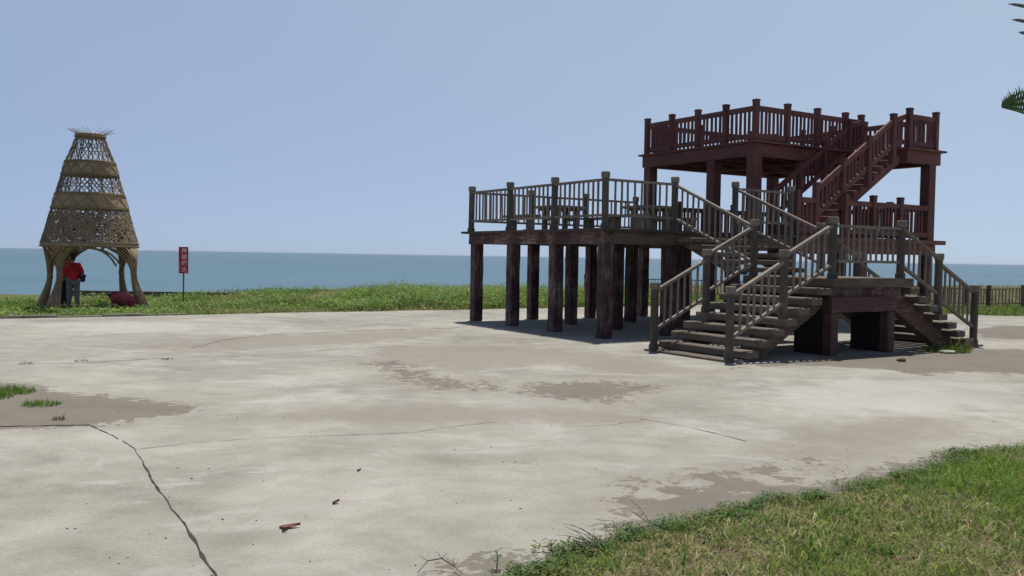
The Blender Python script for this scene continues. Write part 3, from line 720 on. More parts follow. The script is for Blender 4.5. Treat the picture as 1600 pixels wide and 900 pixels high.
def fingers(J, E, s, w, d):
    hand = 'h'+s; base = Vector(w); J[hand] = (*(base+d*.06), (.03, .018)); E.append(('w'+s, hand))
    side = Vector((0, 1, 0)) if abs(d.y) < .8 else Vector((1, 0, 0)); curl = Vector((.35, 0, 0))
    for i, (off, ln) in enumerate(((-.028, .07), (-.01, .08), (.01, .076), (.027, .058))):
        a_ = base+d*.105+side*off; b_ = a_+(d+curl*.5).normalized()*ln*.5; e_ = b_+(d+curl*1.6).normalized()*ln*.5
        J[f'{s}{i}a'] = (*a_, .0095); J[f'{s}{i}b'] = (*b_, .0085); J[f'{s}{i}c'] = (*e_, .0065); E += [(hand, f'{s}{i}a'), (f'{s}{i}a', f'{s}{i}b'), (f'{s}{i}b', f'{s}{i}c')]
    a_ = base+d*.05+side*-.035+Vector((.025, 0, 0)); b_ = a_+(d+Vector((.6, -.3, 0))).normalized()*.05
    J[s+'ta'] = (*a_, .011); J[s+'tb'] = (*b_, .008); E += [(hand, s+'ta'), (s+'ta', s+'tb')]
def person(label, loc, rz, H_, jacket, trousers, shoe, arms, lean, short_pants=False):
    """local +x is forward; y to the left"""
    P = thing('person', label, 'person', loc, rz); s = H_/1.7
    def q(x, y, z, r_): return (x*s, y*s, z*s, tuple(t*s for t in r_) if isinstance(r_, tuple) else r_*s)
    lx = lean
    J = {'pel': q(0, 0, .92, (.15, .11)), 'wst': q(lx*.25, 0, 1.06, (.135, .1)), 'chs': q(lx*.65, 0, 1.24, (.16, .115)), 'nck0': q(lx, 0, 1.405, (.07, .06)), 'nck': q(lx+.015, 0, 1.455, .052),
         'jaw': q(lx+.04, 0, 1.535, (.062, .07)), 'hd': q(lx+.03, 0, 1.60, (.077, .092)), 'top': q(lx+.02, 0, 1.665, (.058, .065)), 'nose': q(lx+.135, 0, 1.565, .012),
         'earL': q(lx+.01, .085, 1.575, .018), 'earR': q(lx+.01, -.085, 1.575, .018)}
    E = [('pel', 'wst'), ('wst', 'chs'), ('chs', 'nck0'), ('nck0', 'nck'), ('nck', 'jaw'), ('jaw', 'hd'), ('hd', 'top'), ('jaw', 'nose'), ('hd', 'earL'), ('hd', 'earR')]
    for sd, sg in (('L', 1), ('R', -1)):
        el_, wr = arms[sd]
        J['s'+sd] = q(lx*.9, sg*.185, 1.37, .058); J['e'+sd] = q(*el_, .044); J['w'+sd] = q(*wr, .03)
        E += [('chs', 's'+sd), ('s'+sd, 'e'+sd), ('e'+sd, 'w'+sd)]
        d = (Vector(wr)-Vector(el_)).normalized(); fingers(J, E, sd, Vector(wr)*s, d)
        fx = .09*sg if sg > 0 else -.07
        J['hip'+sd] = q(0, sg*.09, .84, .095); J['kn'+sd] = q(fx*.5+.02, sg*.1, .48, .062); J['an'+sd] = q(fx, sg*.105, .09, .042); J['toe'+sd] = q(fx+.15, sg*.125, .035, (.042, .03)); J['heel'+sd] = q(fx-.04, sg*.105, .04, .034)
        E += [('pel', 'hip'+sd), ('hip'+sd, 'kn'+sd), ('kn'+sd, 'an'+sd), ('an'+sd, 'toe'+sd), ('an'+sd, 'heel'+sd)]
    body = skin('body', J, E, 'pel', SKINM, P)
    g = lambda n_, dr: (*J[n_][:3], tuple(x_+dr*s for x_ in J[n_][3]) if isinstance(J[n_][3], tuple) else J[n_][3]+dr*s)
    jk = {n_: g(n_, .032) for n_ in ('pel', 'wst', 'chs', 'nck0', 'sL', 'sR', 'eL', 'eR', 'wL', 'wR')}
    jk['pel'] = (jk['pel'][0], 0, .84*s, (.185*s, .15*s))
    skin('jacket', jk, [('pel', 'wst'), ('wst', 'chs'), ('chs', 'nck0'), ('chs', 'sL'), ('chs', 'sR'), ('sL', 'eL'), ('sR', 'eR'), ('eL', 'wL'), ('eR', 'wR')], 'pel', jacket, P)
    names = ('pel', 'hipL', 'hipR', 'knL', 'knR', 'anL', 'anR'); tr = {n_: g(n_, .028) for n_ in names}
    tr['anL'] = (*tr['anL'][:3], .07*s); tr['anR'] = (*tr['anR'][:3], .07*s)
    ed = [('pel', 'hipL'), ('pel', 'hipR'), ('hipL', 'knL'), ('hipR', 'knR'), ('knL', 'anL'), ('knR', 'anR')]
    skin('trousers', tr, ed, 'pel', trousers, P)
    for sd in 'LR':
        x_, y_, z_ = J['an'+sd][:3]
        skin('shoe', {'a': (x_-.05*s, y_, .045*s, .045*s), 'b': (x_+.06*s, y_, .04*s, .046*s), 'c': (x_+.17*s, y_, .03*s, (.045*s, .032*s))}, [('a', 'b'), ('b', 'c')], 'a', shoe, P)
    skin('hair', {'a': q(lx-.03, 0, 1.52, (.05, .06)), 'b': q(lx-.01, 0, 1.61, (.085, .098)), 'c': q(lx+.02, 0, 1.675, (.068, .078)), 'd': q(lx+.075, 0, 1.67, (.04, .06))}, [('a', 'b'), ('b', 'c'), ('c', 'd')], 'b', HAIRM, P)
    return P
red_c = plain('red_jacket', (.5, .014, .024), .8, .2, 12); grey_c = plain('grey_trousers', (.17, .165, .175), .85, .15, 12); teal_c = plain('teal_jacket', (.045, .14, .14), .8, .2, 12)
blk_c = plain('black_cloth', (.012, .012, .014), .8, .3, 12); shoe_c = plain('shoe', (.05, .045, .04), .7, .3, 10); navy_c = plain('navy_cloth', (.02, .022, .06), .75, .3, 12)
PY = 29.2; px_ = AT(114.5, 482, PY)
zp = float(gz(np.array([px_.x]), np.array([PY]))[0])
person('person in a red jacket and grey trousers under the woven bamboo sculpture', (px_.x, PY, zp), R(128), 1.74, red_c, grey_c, shoe_c,
       {'L': ((.05, .27, 1.1), (.25, .2, 1.02)), 'R': ((.02, -.27, 1.1), (.2, -.22, .98))}, .05)
P2Y = 29.75; p2 = AT(100.5, 480, P2Y); zp2 = float(gz(np.array([p2.x]), np.array([P2Y]))[0])
person('person in a teal jacket half hidden behind a leg of the bamboo sculpture', (p2.x, P2Y, zp2), R(20), 1.63, teal_c, blk_c, shoe_c,
       {'L': ((.03, .27, 1.12), (.2, .2, 1.0)), 'R': ((-.02, -.27, 1.12), (.1, -.27, .9))}, .02)
# bag slung over the red jacket
bp_ = thing('shoulder_bag', 'small dark navy bag slung at the hip of the person in the red jacket', 'bag', (px_.x, PY, zp), R(128))
mb = MB(); mb.box((-.17, -.33, .86), (.07, -.2, 1.1)); mb.build('pouch', navy_c, bp_, bevel=.04)
mb = MB(); mb.box((-.175, -.345, 1.0), (.075, -.19, 1.108)); mb.build('flap', navy_c, bp_, bevel=.02)
mb = MB(); mb.tube([(-.13, -.25, 1.08), (-.19, -.08, 1.25), (-.06, .08, 1.42), (.07, .07, 1.42), (.19, -.05, 1.25), (.06, -.24, 1.08)], .014, 6); mb.build('strap', navy_c, bp_)

# ------------------------------------------------------------------ umbrella on the grass
UY = 28.35; up_ = AT(193, 479, UY); zu = float(gz(np.array([up_.x]), np.array([UY]))[0])
UM = thing('umbrella', 'open maroon umbrella lying on its side on the grass under the sculpture', 'umbrella', (up_.x+.02, UY, zu+.37))
UM.rotation_mode = 'QUATERNION'; UM.rotation_quaternion = Vector((.5, -.2, .84)).to_track_quat('Z', 'Y')
um_c = plain('maroon_cloth', (.036, .003, .009), .85, .15, 6, .08)
mb = MB(); n = 8; ring = [(0, .2), (.14, .18), (.28, .13), (.4, .05), (.5, -.045)]
vs = []; fs = []
for k_, (rr, z) in enumerate(ring):
    for i in range(16):
        t = 2*math.pi*i/16; sc_r = 1-(.1 if i % 2 else 0)*(rr/.5); zz = z+(.012 if i % 2 else 0)*(rr/.5)
        vs.append((rr*sc_r*math.cos(t), rr*sc_r*math.sin(t), zz))
for k_ in range(len(ring)-1):
    for i in range(16): fs.append((k_*16+i, k_*16+(i+1) % 16, (k_+1)*16+(i+1) % 16, (k_+1)*16+i))
o_ = len(vs); vs += [(x, y, z-.004) for x, y, z in vs]; fs += [tuple(reversed([q+o_ for q in f])) for f in fs]
e = (len(ring)-1)*16; fs += [(e+i, e+(i+1) % 16, e+(i+1) % 16+o_, e+i+o_) for i in range(16)]
mb.add(vs, fs); mb.build('canopy', um_c, UM)
stl = plain('steel', (.4, .4, .42), .3, .1, 9, .5, 1)
mb = MB(); mb.tube([(0, 0, .21), (0, 0, -.2)], .006, 6); mb.build('shaft', stl, UM)
mb = MB(); mb.tube([(0, 0, -.2), (0, 0, -.28), (.015, 0, -.3), (.035, 0, -.295), (.04, 0, -.27)], .012, 6); mb.build('handle', blk_c, UM)
for i in range(8):
    t = 2*math.pi*i/8; mb = MB(); mb.tube([(rr*math.cos(t), rr*math.sin(t), z-.012) for rr, z in ring], .003, 4); mb.build('rib', stl, UM)

# ------------------------------------------------------------------ warning sign
SYy = 33.6; sp_ = AT(286.5, 470, SYy); zs_ = float(gz(np.array([sp_.x]), np.array([SYy]))[0]); H_top = AT(286.5, 385.8, SYy).z; H_bot = AT(286.5, 427.2, SYy).z
SG = thing('warning_sign', 'narrow red warning sign with four white Chinese characters on a thin post', 'sign', (sp_.x, SYy, zs_), R(12))
red_p = plain('sign_red', (.66, .014, .07), .5, .08, 4); dred = plain('sign_post', (.3, .03, .06), .5, .2, 8); wht = plain('sign_white', (.78, .72, .72), .6, .05, 5)
zt_, zb_ = H_top-zs_, H_bot-zs_; hw = .168
mb = MB(); mb.box((-hw, -.012, zb_), (hw, .012, zt_)); bd = mb.build('board', red_p, SG, bevel=.004)
mb = MB(); mb.tube([(0, .03, -.05), (0, .03, zt_-.08)], .027, 10); mb.build('post', dred, SG)
chh = (zt_-zb_-.07)/4
parts_v = MB()
for i, chx in enumerate('嚴禁戲水'):
    cu = bpy.data.curves.new('t', 'FONT'); cu.body = chx; cu.size = 1; cu.offset = .018
    to = bpy.data.objects.new('t', cu); C.objects.link(to); dg = bpy.context.evaluated_depsgraph_get(); dg.update()
    tm = bpy.data.meshes.new_from_object(to.evaluated_get(dg))
    sc0 = chh*.88; zc = zt_-.04-chh*(i+1)+.03
    parts_v.add([(.028+(v_.co.x-.5)*sc0, -.0165, zc+(v_.co.y+.08)*sc0) for v_ in tm.vertices], [tuple(p_.vertices) for p_ in tm.polygons])
    bpy.data.objects.remove(to); bpy.data.meshes.remove(tm); bpy.data.curves.remove(cu)
r = random.Random(9)
for i in range(14):
    z = zb_+.05+i*.027; parts_v.box((-.135, -.0165, z), (-.118+r.uniform(-.004, .006), -.014, z+.016))
parts_v.box((.04, -.0165, zb_+.012), (.14, -.014, zb_+.03))
parts_v.build('lettering', wht, bd, fix=False)
mb = MB()
for x0_, x1_, z0_, z1_ in ((-hw, hw, zb_, zb_+.012), (-hw, hw, zt_-.012, zt_), (-hw, -hw+.01, zb_+.0125, zt_-.0125), (hw-.01, hw, zb_+.0125, zt_-.0125)): mb.box((x0_, -.0155, z0_), (x1_, -.0125, z1_))
mb.build('border', dred, bd)

# ------------------------------------------------------------------ fence on the right
FN = thing('seaside_fence', 'dark timber post and baluster fence along the dry grass beyond the platform', 'fence')
fence_m = wood('fence_wood', (.19, .15, .12), (.1, .08, .065), (.28, .23, .18), .4, 2)
fence_bal = []
def fence_run(p, q, spacing=1.5):
    p, q = Vector((*p, 0)), Vector((*q, 0)); L = (q-p).length; d = (q-p)/L; n = max(1, round(L/spacing))
    def zg(v_): return float(gz(np.array([v_.x]), np.array([v_.y]))[0])
    for i in range(n+1):
        v_ = p+d*(L*i/n); z = zg(v_); mb = MB(); mb.lathe([(.075, -.1), (.075, .74), (.088, .745), (.088, .83), (.08, .85)], 8, (v_.x, v_.y, z)); mb.build('post', fence_m, FN)
    for i in range(n):
        a_, b_ = p+d*(L*i/n), p+d*(L*(i+1)/n); za, zb = zg(a_), zg(b_); mb = MB()
        for h in (.7, .14): mb.beam((a_.x, a_.y, za+h), (b_.x, b_.y, zb+h), .05, .04)
        mb.build('rail', fence_m, FN)
        for j in range(1, 10):
            f = j/10; v_ = a_.lerp(b_, f); fence_bal.append((v_, za+(zb-za)*f))
fence_run((3.5, 43.5), (17.3, 34.9)); fence_run((18.08, 34.6), (28.6, 37.2)); fence_run((17.3, 34.9), (18.08, 34.6), 1)
fence_bal.sort(key=lambda x: x[0].length)
for v_, z in fence_bal[:100]:
    mb = MB(); mb.beam((v_.x, v_.y, z+.155), (v_.x, v_.y, z+.69), .03, .03); mb.build('baluster', fence_m, FN)
mb = MB()
for v_, z in fence_bal[100:]: mb.beam((v_.x, v_.y, z+.155), (v_.x, v_.y, z+.69), .03, .03)
o = mb.build('baluster', fence_m, FN); o['kind'] = 'stuff'

# ------------------------------------------------------------------ grass and weeds
def leaf_mat(name, tr=.5):
    k = NT(name); at = k.n('ShaderNodeVertexColor'); at.layer_name = 'Col'
    k.col(at.outputs[0]); k.rough(.6); k.spec(.25)
    out = [x for x in k.t.nodes if x.type == 'OUTPUT_MATERIAL'][0]; tl = k.n('ShaderNodeBsdfTranslucent'); mx = k.n('ShaderNodeMixShader'); mx.inputs[0].default_value = tr
    k.l(at.outputs[0], tl.inputs[0]); k.l(k.p.outputs[0], mx.inputs[1]); k.l(tl.outputs[0], mx.inputs[2]); k.l(mx.outputs[0], out.inputs[0]); return k.m
LEAF = leaf_mat('leaf_blades')
def blades(P, h, w, lean, col, kinds=None):
    """P (n,3) roots; returns vertices, colour for 5-vertex blades"""
    n = len(P); th = rng.uniform(0, 2*np.pi, n); d = np.c_[np.cos(th), np.sin(th), np.zeros(n)]
    ph = rng.uniform(0, 2*np.pi, n); l = np.c_[np.cos(ph), np.sin(ph), np.zeros(n)]*(lean*h)[:, None]
    up = np.array([0, 0, 1.])
    hw_ = (w/2)[:, None]
    mid = P+l*.35+up*(h*.6)[:, None]; tip = P+l+up*(h*np.sqrt(np.clip(1-.3*lean**2, .15, 1)))[:, None]
    V = np.stack([P-d*hw_, P+d*hw_, mid+d*hw_*.8, mid-d*hw_*.8, tip], 1)
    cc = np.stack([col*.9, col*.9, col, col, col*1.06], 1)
    return V.reshape(-1, 3), cc.reshape(-1, 3)
def blade_mesh(name, V, Cc, mat):
    n = len(V)//5; o = (np.arange(n)*5)[:, None]
    lp = (o+np.array([0, 1, 2, 3, 3, 2, 4])).ravel(); stt = (np.arange(n)*7)[:, None]+np.array([0, 4])
    return np_mesh(name, V, lp, stt.ravel(), None, [mat], col=np.clip(Cc, 0, 1))
def leaves(P, size, col, up_=.5):
    """broad leaves as folded 5-vertex diamonds"""
    n = len(P); th = rng.uniform(0, 2*np.pi, n); d = np.c_[np.cos(th), np.sin(th), rng.uniform(.0, up_, n)]; s = np.c_[-np.sin(th), np.cos(th), rng.uniform(-.3, .3, n)]
    L = size[:, None]
    V = np.stack([P, P+d*L*.5+s*L*.28, P+d*L, P+d*L*.5-s*L*.28, P+d*L*1.02], 1)
    return V.reshape(-1, 3), np.repeat(col, 5, 0)
def leaf_mesh_loops(n):
    o = (np.arange(n)*5)[:, None]; return (o+np.array([0, 1, 2, 3])).ravel(), np.arange(n)*4
def pal(n, cols, wts, var=.25):
    c_ = np.array(cols)[rng.choice(len(cols), n, p=np.array(wts)/sum(wts))]
    return c_*rng.uniform(1-var, 1+var, (n, 1))*rng.uniform(.94, 1.06, (n, 3))

# -- foreground lawn
edge_img = [(600, 960), (700, 925), (770, 905), (830, 888), (870, 862), (905, 850), (950, 836), (1000, 826), (1060, 815), (1100, 806), (1140, 806), (1120, 797), (1180, 783), (1205, 776), (1260, 774), (1330, 764), (1345, 752), (1392, 741), (1420, 736), (1470, 722), (1482, 706), (1540, 704), (1600, 697), (1700, 688)]
LAWN = [G(*p) for p in edge_img]+[(9, 9.6), (14, 12), (16, -3), (-3, -3), (-3, 2.2)]
mb = MB(); dens = []
for p, q in zip(LAWN, LAWN[1:]+LAWN[:1]):
    L = math.hypot(q[0]-p[0], q[1]-p[1]); n = max(1, int(L/.08)) if L < 3 else 1
    for i in range(n):
        jx = random.gauss(0, .03) if n > 1 else 0
        dens.append((p[0]+(q[0]-p[0])*i/n+jx, p[1]+(q[1]-p[1])*i/n-abs(jx)-.06*(n > 1)))
bm = bmesh.new(); fv = [bm.verts.new((x, y, .005)) for x, y in dens]; f_ = bm.faces.new(fv); bmesh.ops.triangulate(bm, faces=[f_]); bmesh.ops.recalc_face_normals(bm, faces=bm.faces)
me = bpy.data.meshes.new('lawn_soil'); bm.to_mesh(me); bm.free()
if me.polygons[0].normal.z < 0: me.flip_normals()
k = NT('lawn_earth'); v = k.coord(); n1 = k.noise(v, 2.2, 6, .65); n2 = k.noise(v, 45, 4, .75)
c = k.ramp(n1, [(.35, (.13, .105, .06)), (.65, (.25, .2, .12))]); c = k.mix(.7, c, k.ramp(n2, [(.3, .4), (.7, 1.1)]), 'MULTIPLY'); k.col(c); k.rough(.95); k.spec(.1); k.bump(n2, .8, .02)
me.materials.append(k.m); o = bpy.data.objects.new('lawn_soil', me); C.objects.link(o); tag(o, kind='structure')
def inside_view(X, Y, m_=.25): return (Y > 3.2) & (X < .575*Y+m_) & (X > -.575*Y-m_)
N = 150000; px = rng.uniform(-3, 9, N); py = rng.uniform(1.5, 10.5, N)
sd_ = sdf(px, py, LAWN); iv = inside_view(px, py)
wob = (fbm(px*6, py*6, 3, 41)-.5)*.34+(fbm(px*1.7, py*1.7, 2, 43)-.5)*.25
keep = (sd_+wob > 0) & (rng.uniform(0, 1, N) < np.clip((sd_+wob)/.2, .1, 1)) & (iv | (rng.uniform(0, 1, N) < .22)); px, py, sd_ = px[keep], py[keep], sd_[keep]
N2 = 70000; qx = rng.uniform(-.5, 5.2, N2); qy = rng.uniform(3.8, 8.8, N2); s2 = sdf(qx, qy, LAWN); kp = (s2+(fbm(qx*6, qy*6, 3, 41)-.5)*.22 > 0.03) & inside_view(qx, qy)
px = np.r_[px, qx[kp]]; py = np.r_[py, qy[kp]]; sd_ = np.r_[sd_, s2[kp]]; n = len(px)
dry = fbm(px*1.1+3, py*1.1, 4, 61)+.25*(fbm(px*5, py*5, 2, 62)-.5)
# drier away from the edge and towards the camera, green along the paving
dryness = np.clip((dry-.5)*3.2+np.clip((sd_-.45)*.55, -.35, .5)+.16, 0, 1)
isdry = rng.uniform(0, 1, n) < dryness*.68
cg = pal(n, [(.19, .29, .05), (.14, .235, .04), (.28, .37, .075), (.08, .15, .032)], [4, 3, 2, 2]); cdry = pal(n, [(.46, .4, .23), (.36, .32, .16), (.55, .49, .32), (.22, .185, .1)], [4, 3, 2, 2])
col = np.where(isdry[:, None], cdry, cg)
patch = np.exp(-(((px-G(1560, 740)[0])/.8)**2+((py-G(1560, 740)[1])/.5)**2)); col = np.where((rng.uniform(0, 1, n) < patch*.8)[:, None], pal(n, [(.2, .32, .05), (.16, .27, .04)], [1, 1]), col)
hgt_ = rng.gamma(3.2, .0165, n)*np.clip(.1+fbm(px*3.2, py*3.2, 3, 71)*1.7, .35, 1.7)*np.clip(.55+sd_*1.6, .55, 1); hgt_ = np.where(isdry, hgt_*.7, hgt_*.85)
lean = np.where(isdry, rng.uniform(.7, 2.3, n), rng.uniform(.3, 1.9, n))
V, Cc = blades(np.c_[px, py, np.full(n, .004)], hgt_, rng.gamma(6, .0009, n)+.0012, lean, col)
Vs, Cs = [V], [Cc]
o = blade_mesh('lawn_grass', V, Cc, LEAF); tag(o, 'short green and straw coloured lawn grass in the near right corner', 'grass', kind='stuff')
# broad-leaved weeds along the border
VV, CC = [], []
cent = []
for p, q in zip(edge_img[2:-1], edge_img[3:]):
    for i in range(7):
        f = random.random(); x, y = G(p[0]+(q[0]-p[0])*f, p[1]+(q[1]-p[1])*f); cent.append((x+random.gauss(.04, .07), y-abs(random.gauss(.02, .09)), random.uniform(.05, .13)))
for i in range(150):
    x, y = rng.uniform(.4, 5), rng.uniform(4, 8.5)
    if sdf(np.array([x]), np.array([y]), LAWN)[0] > .05: cent.append((x, y, random.uniform(.04, .1)))
for x, y, rr in cent:
    n = int(60*rr/.09); ang = rng.uniform(0, 6.28, n); rad_ = rr*np.sqrt(rng.uniform(0, 1, n)); P = np.c_[x+rad_*np.cos(ang), y+rad_*np.sin(ang)*.9, rng.uniform(.008, .055, n)*(1-.5*rad_/rr)]
    base = np.array(random.choice([(.055, .14, .03), (.075, .18, .035), (.1, .2, .045), (.17, .18, .05)]))
    a_, b_ = leaves(P, rng.uniform(.012, .032, n), base*rng.uniform(.75, 1.3, (n, 1))); VV.append(a_); CC.append(b_)
V = np.concatenate(VV); Cc = np.concatenate(CC); lp, stt = leaf_mesh_loops(len(V)//5)
o = np_mesh('border_weeds', V, lp, stt, None, [LEAF], col=np.clip(Cc, 0, 1)); tag(o, 'low dark green broad leaved weeds creeping from the lawn onto the paving', 'weeds', kind='stuff')

# -- sea-side grass strip behind the kerb
def local_pts(n, a0, a1, b0, b1):
    a_ = rng.uniform(a0, a1, n); b_ = rng.uniform(b0, b1, n); X = X0+a_*ct-b_*st; Y = Y0+a_*st+b_*ct; return a_, b_, X, Y
a_, b_, X, Y = local_pts(210000, -26, 13.5, 9.4, 25)
e_ = b_-edge_b(a_)
ok = (e_ > .0+.3*fbm(X*2, Y*2, 2, 90)-.32*(a_ > -6.5)) & (Y < cliff_y(X)+.3) & (X > -.62*Y-2) & (rng.uniform(0, 1, len(X)) < np.clip(1.25-.02*(Y-20), .5, 1))
X, Y, a_, e_ = X[ok], Y[ok], a_[ok], e_[ok]; n = len(X)
low = fbm(X*.5, Y*.5, 4, 33)
bare = np.exp(-(((X+6)/5)**2+((Y-34.5)/1.6)**2))
bare = np.maximum(bare, np.clip((fbm(X*.6, Y*.6, 4, 91)-.58)*9, 0, 1)*(a_ < -1)); kk = rng.uniform(0, 1, n) > bare*.92
X, Y, a_, e_, low = X[kk], Y[kk], a_[kk], e_[kk], low[kk]; n = len(X)
# tall weeds form a bank to the right, low meadow to the left
tall = np.clip((a_-.39*(e_-.0)+2.0)/1.1, 0, 1)*np.clip((e_-.1)/1.2, .25, 1)*np.clip((9.5-e_)/4, .3, 1)
h = (rng.gamma(4, .018, n)*(.2+1.2*low)+.025)*(1+1.0*np.clip((Y-cliff_y(X)+2.5)/2.5, 0, 1))
h = h*rng.choice([1, 1, 1, .6], n)+tall*rng.gamma(9, .026, n)*np.clip(-.15+1.9*fbm(X*.75, Y*.75, 3, 44), .1, 1.6)
h = h*np.clip(.45+e_*.9, .45, 1)
col = pal(n, [(.14, .25, .04), (.19, .3, .055), (.09, .18, .033), (.29, .3, .1)], [4, 4, 3, 1.4])
yl = (rng.uniform(0, 1, n) < np.clip((fbm(X*.55, Y*.55, 4, 55)-.42)*6, 0, .85)*(1-tall*.7)); col[yl] = pal(yl.sum(), [(.38, .35, .17), (.45, .4, .22), (.28, .29, .1)], [1, 1, 1])
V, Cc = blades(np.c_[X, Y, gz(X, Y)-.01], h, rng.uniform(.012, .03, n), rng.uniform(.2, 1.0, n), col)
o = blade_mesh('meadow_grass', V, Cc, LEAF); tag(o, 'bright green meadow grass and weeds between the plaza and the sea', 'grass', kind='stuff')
# leafy weeds and pale flower heads in the strip
a_, b_, X, Y = local_pts(105000, -24, 12, 9.5, 24); e_ = b_-edge_b(a_)
ok = (Y < cliff_y(X)) & (X > -.62*Y-2) & (fbm(X*.7, Y*.7, 4, 77)+rng.normal(0, .05, len(X)) > np.where(a_-.39*e_ > -2, .45, .58)); X, Y, a_, e_ = X[ok], Y[ok], a_[ok], e_[ok]; n = len(X)
tall = np.clip((a_-.39*(e_-.0)+2.0)/1.1, 0, 1)*np.clip(e_/1.2, .25, 1)*np.clip((9.5-e_)/4, .3, 1); zz = gz(X, Y)+rng.uniform(.03, .22, n)+tall*rng.uniform(0, .5, n)*np.clip(-.15+1.9*fbm(X*.75, Y*.75, 3, 44), .1, 1.6)
c1 = pal(n, [(.13, .23, .04), (.2, .3, .06), (.08, .16, .032), (.3, .3, .12)], [3, 3, 3, 1])*(.65+.75*fbm(X*1.3, Y*1.3, 3, 12))[:, None]; fl = rng.uniform(0, 1, n) < .022; c1[fl] = (.62, .62, .5)
V, Cc = leaves(np.c_[X, Y, zz], np.where(fl, .035, rng.uniform(.05, .13, n)), c1, .7); lp, stt = leaf_mesh_loops(n)
o = np_mesh('meadow_weeds', V, lp, stt, None, [LEAF], col=np.clip(Cc, 0, 1)); tag(o, 'leafy weeds with small pale flowers scattered through the seaside meadow', 'weeds', kind='stuff')
# -- green verge in front of the fence and dry grass beyond it
X = rng.uniform(4, 30, 90000); Y = rng.uniform(27, 43, 90000); aa = (X-X0)*ct+(Y-Y0)*st; bb = -(X-X0)*st+(Y-Y0)*ct
fy = np.where(X < 17.3, 43.5+(X-3.5)*(34.9-43.5)/13.8, 34.75+(X-18.08)*.247)
ok = (bb > edge_b(aa)+.1) & (Y < fy+.4); X, Y = X[ok], Y[ok]; n = len(X)
col = pal(n, [(.12, .21, .04), (.15, .24, .05), (.25, .25, .09)], [3, 3, 1.5])
V, Cc = blades(np.c_[X, Y, gz(X, Y)-.01], rng.gamma(4, .02, n)+.02, rng.uniform(.012, .03, n), rng.uniform(.2, 1.2, n), col)
o = blade_mesh('verge_grass', V, Cc, LEAF); tag(o, 'short green grass verge in front of the dark fence on the right', 'grass', kind='stuff')
X = rng.uniform(2, 42, 60000); Y = rng.uniform(35, 66, 60000); fy = np.where(X < 17.3, 43.5+(X-3.5)*(34.9-43.5)/13.8, 34.75+(X-18.08)*.247)
ok = (Y > fy+.4) & (Y < cliff_y(X)-.2) & (X < .64*Y+2); X, Y = X[ok], Y[ok]; n = len(X)
col = pal(n, [(.4, .35, .2), (.33, .3, .16), (.22, .25, .09)], [3, 3, .8])
V, Cc = blades(np.c_[X, Y, gz(X, Y)-.01], rng.gamma(6, .032, n)+.04, rng.uniform(.015, .035, n), rng.uniform(.1, .7, n), col)
o = blade_mesh('dry_grass', V, Cc, LEAF); tag(o, 'pale dry grass growing beyond the fence towards the sea', 'grass', kind='stuff')

# -- tufts and little plants
def tuft(name, label, cat, x, y, rr, n, hh, ww, cols, z=.003, group=None, ln=(.2, 1.1)):
    ang = rng.uniform(0, 6.28, n); rd = rr*np.sqrt(rng.uniform(0, 1, n)); P = np.c_[rd*np.cos(ang), rd*np.sin(ang), np.zeros(n)]
    V, Cc = blades(P, rng.gamma(5, hh/5, n)*(1.1-.6*rd/rr), rng.uniform(ww*.6, ww*1.3, n), rng.uniform(*ln, n), pal(n, cols, [1]*len(cols)))
    o = blade_mesh(name, V, Cc, LEAF); o.location = (x, y, z); tag(o, label, cat, group)
    return o
GR = [(.12, .22, .035), (.09, .17, .03), (.17, .27, .045)]
for (ix, iy, rr, n_, hh, lab) in ((10, 614, .3, 800, .065, 'tall green grass tuft on the sand at the left edge of the paving'), (64, 633, .2, 380, .045, 'small green grass tuft on the sand just right of the taller tuft'),
                                  (92, 656, .06, 60, .04, 'tiny dry grass tuft on the sand above the paving joint'), (-20, 622, .25, 400, .09, 'green grass tuft on the sand cut off by the left picture edge')):
    tuft('grass_tuft', lab, 'grass tuft', *G(ix, iy), rr, n_, hh, .008, GR if n_ > 100 else [(.2, .19, .08), (.12, .14, .04)], group='grass tufts on the left sand')
for (ix, iy, lab) in ((42, 569, 'small dark weed in the far paving joint near the left edge'), (128, 565, 'larger weed sprouting from the far paving joint below the sculpture'), (262, 562, 'thin weed sprig in the paving joint below the red sign')):
    tuft('joint_weed', lab, 'weed', *G(ix, iy), .1, 26, .035, .012, [(.1, .1, .06), (.12, .13, .07)], group='weeds in the far paving joint', ln=(.6, 2))
X, Y = to_world(4.55, BF-.45); tuft('weed_clump', 'green weed clump at the foot of the right stair flight', 'weeds', X, Y, .42, 900, .1, .012, [(.08, .15, .03), (.06, .12, .025), (.12, .19, .04)])
X, Y = to_world(5.15, BF-.3); tuft('weed_clump', 'small brownish weed clump beside the lowest treads of the right stair', 'weeds', X, Y, .28, 260, .2, .012, [(.17, .15, .06), (.1, .13, .035)])
# seedling and dry twigs by the lawn
x, y = G(776, 890); sdl = thing('seedling', 'small upright green seedling at the corner of paving and lawn', 'plant', (x, y, .003))
mb = MB(); mb.tube([(0, 0, 0), (.004, 0, .05), (0, .003, .1)], [.004, .003, .002], 5); stem_m = plain('green_stem', (.07, .13, .04), .6, .2, 30); mb.build('stem', stem_m, sdl)
for i in range(9):
    t = i*2.4; z = .02+i*.0095; L_ = .05-.002*i; d = Vector((math.cos(t), math.sin(t), .55)); s = Vector((-math.sin(t), math.cos(t), 0)); p = Vector((0, 0, z)); mb = MB()
    mb.add([p, p+d*L_*.5+s*.008, p+d*L_, p+d*L_*.5-s*.008, p+d*L_*.5+Vector((0, 0, -.003))], [(0, 1, 2, 3), (0, 4, 1), (1, 4, 2), (2, 4, 3), (3, 4, 0)]); mb.build('leaf', stem_m, sdl)
twig_m = plain('dry_twig', (.15, .125, .095), .85, .3, 20)
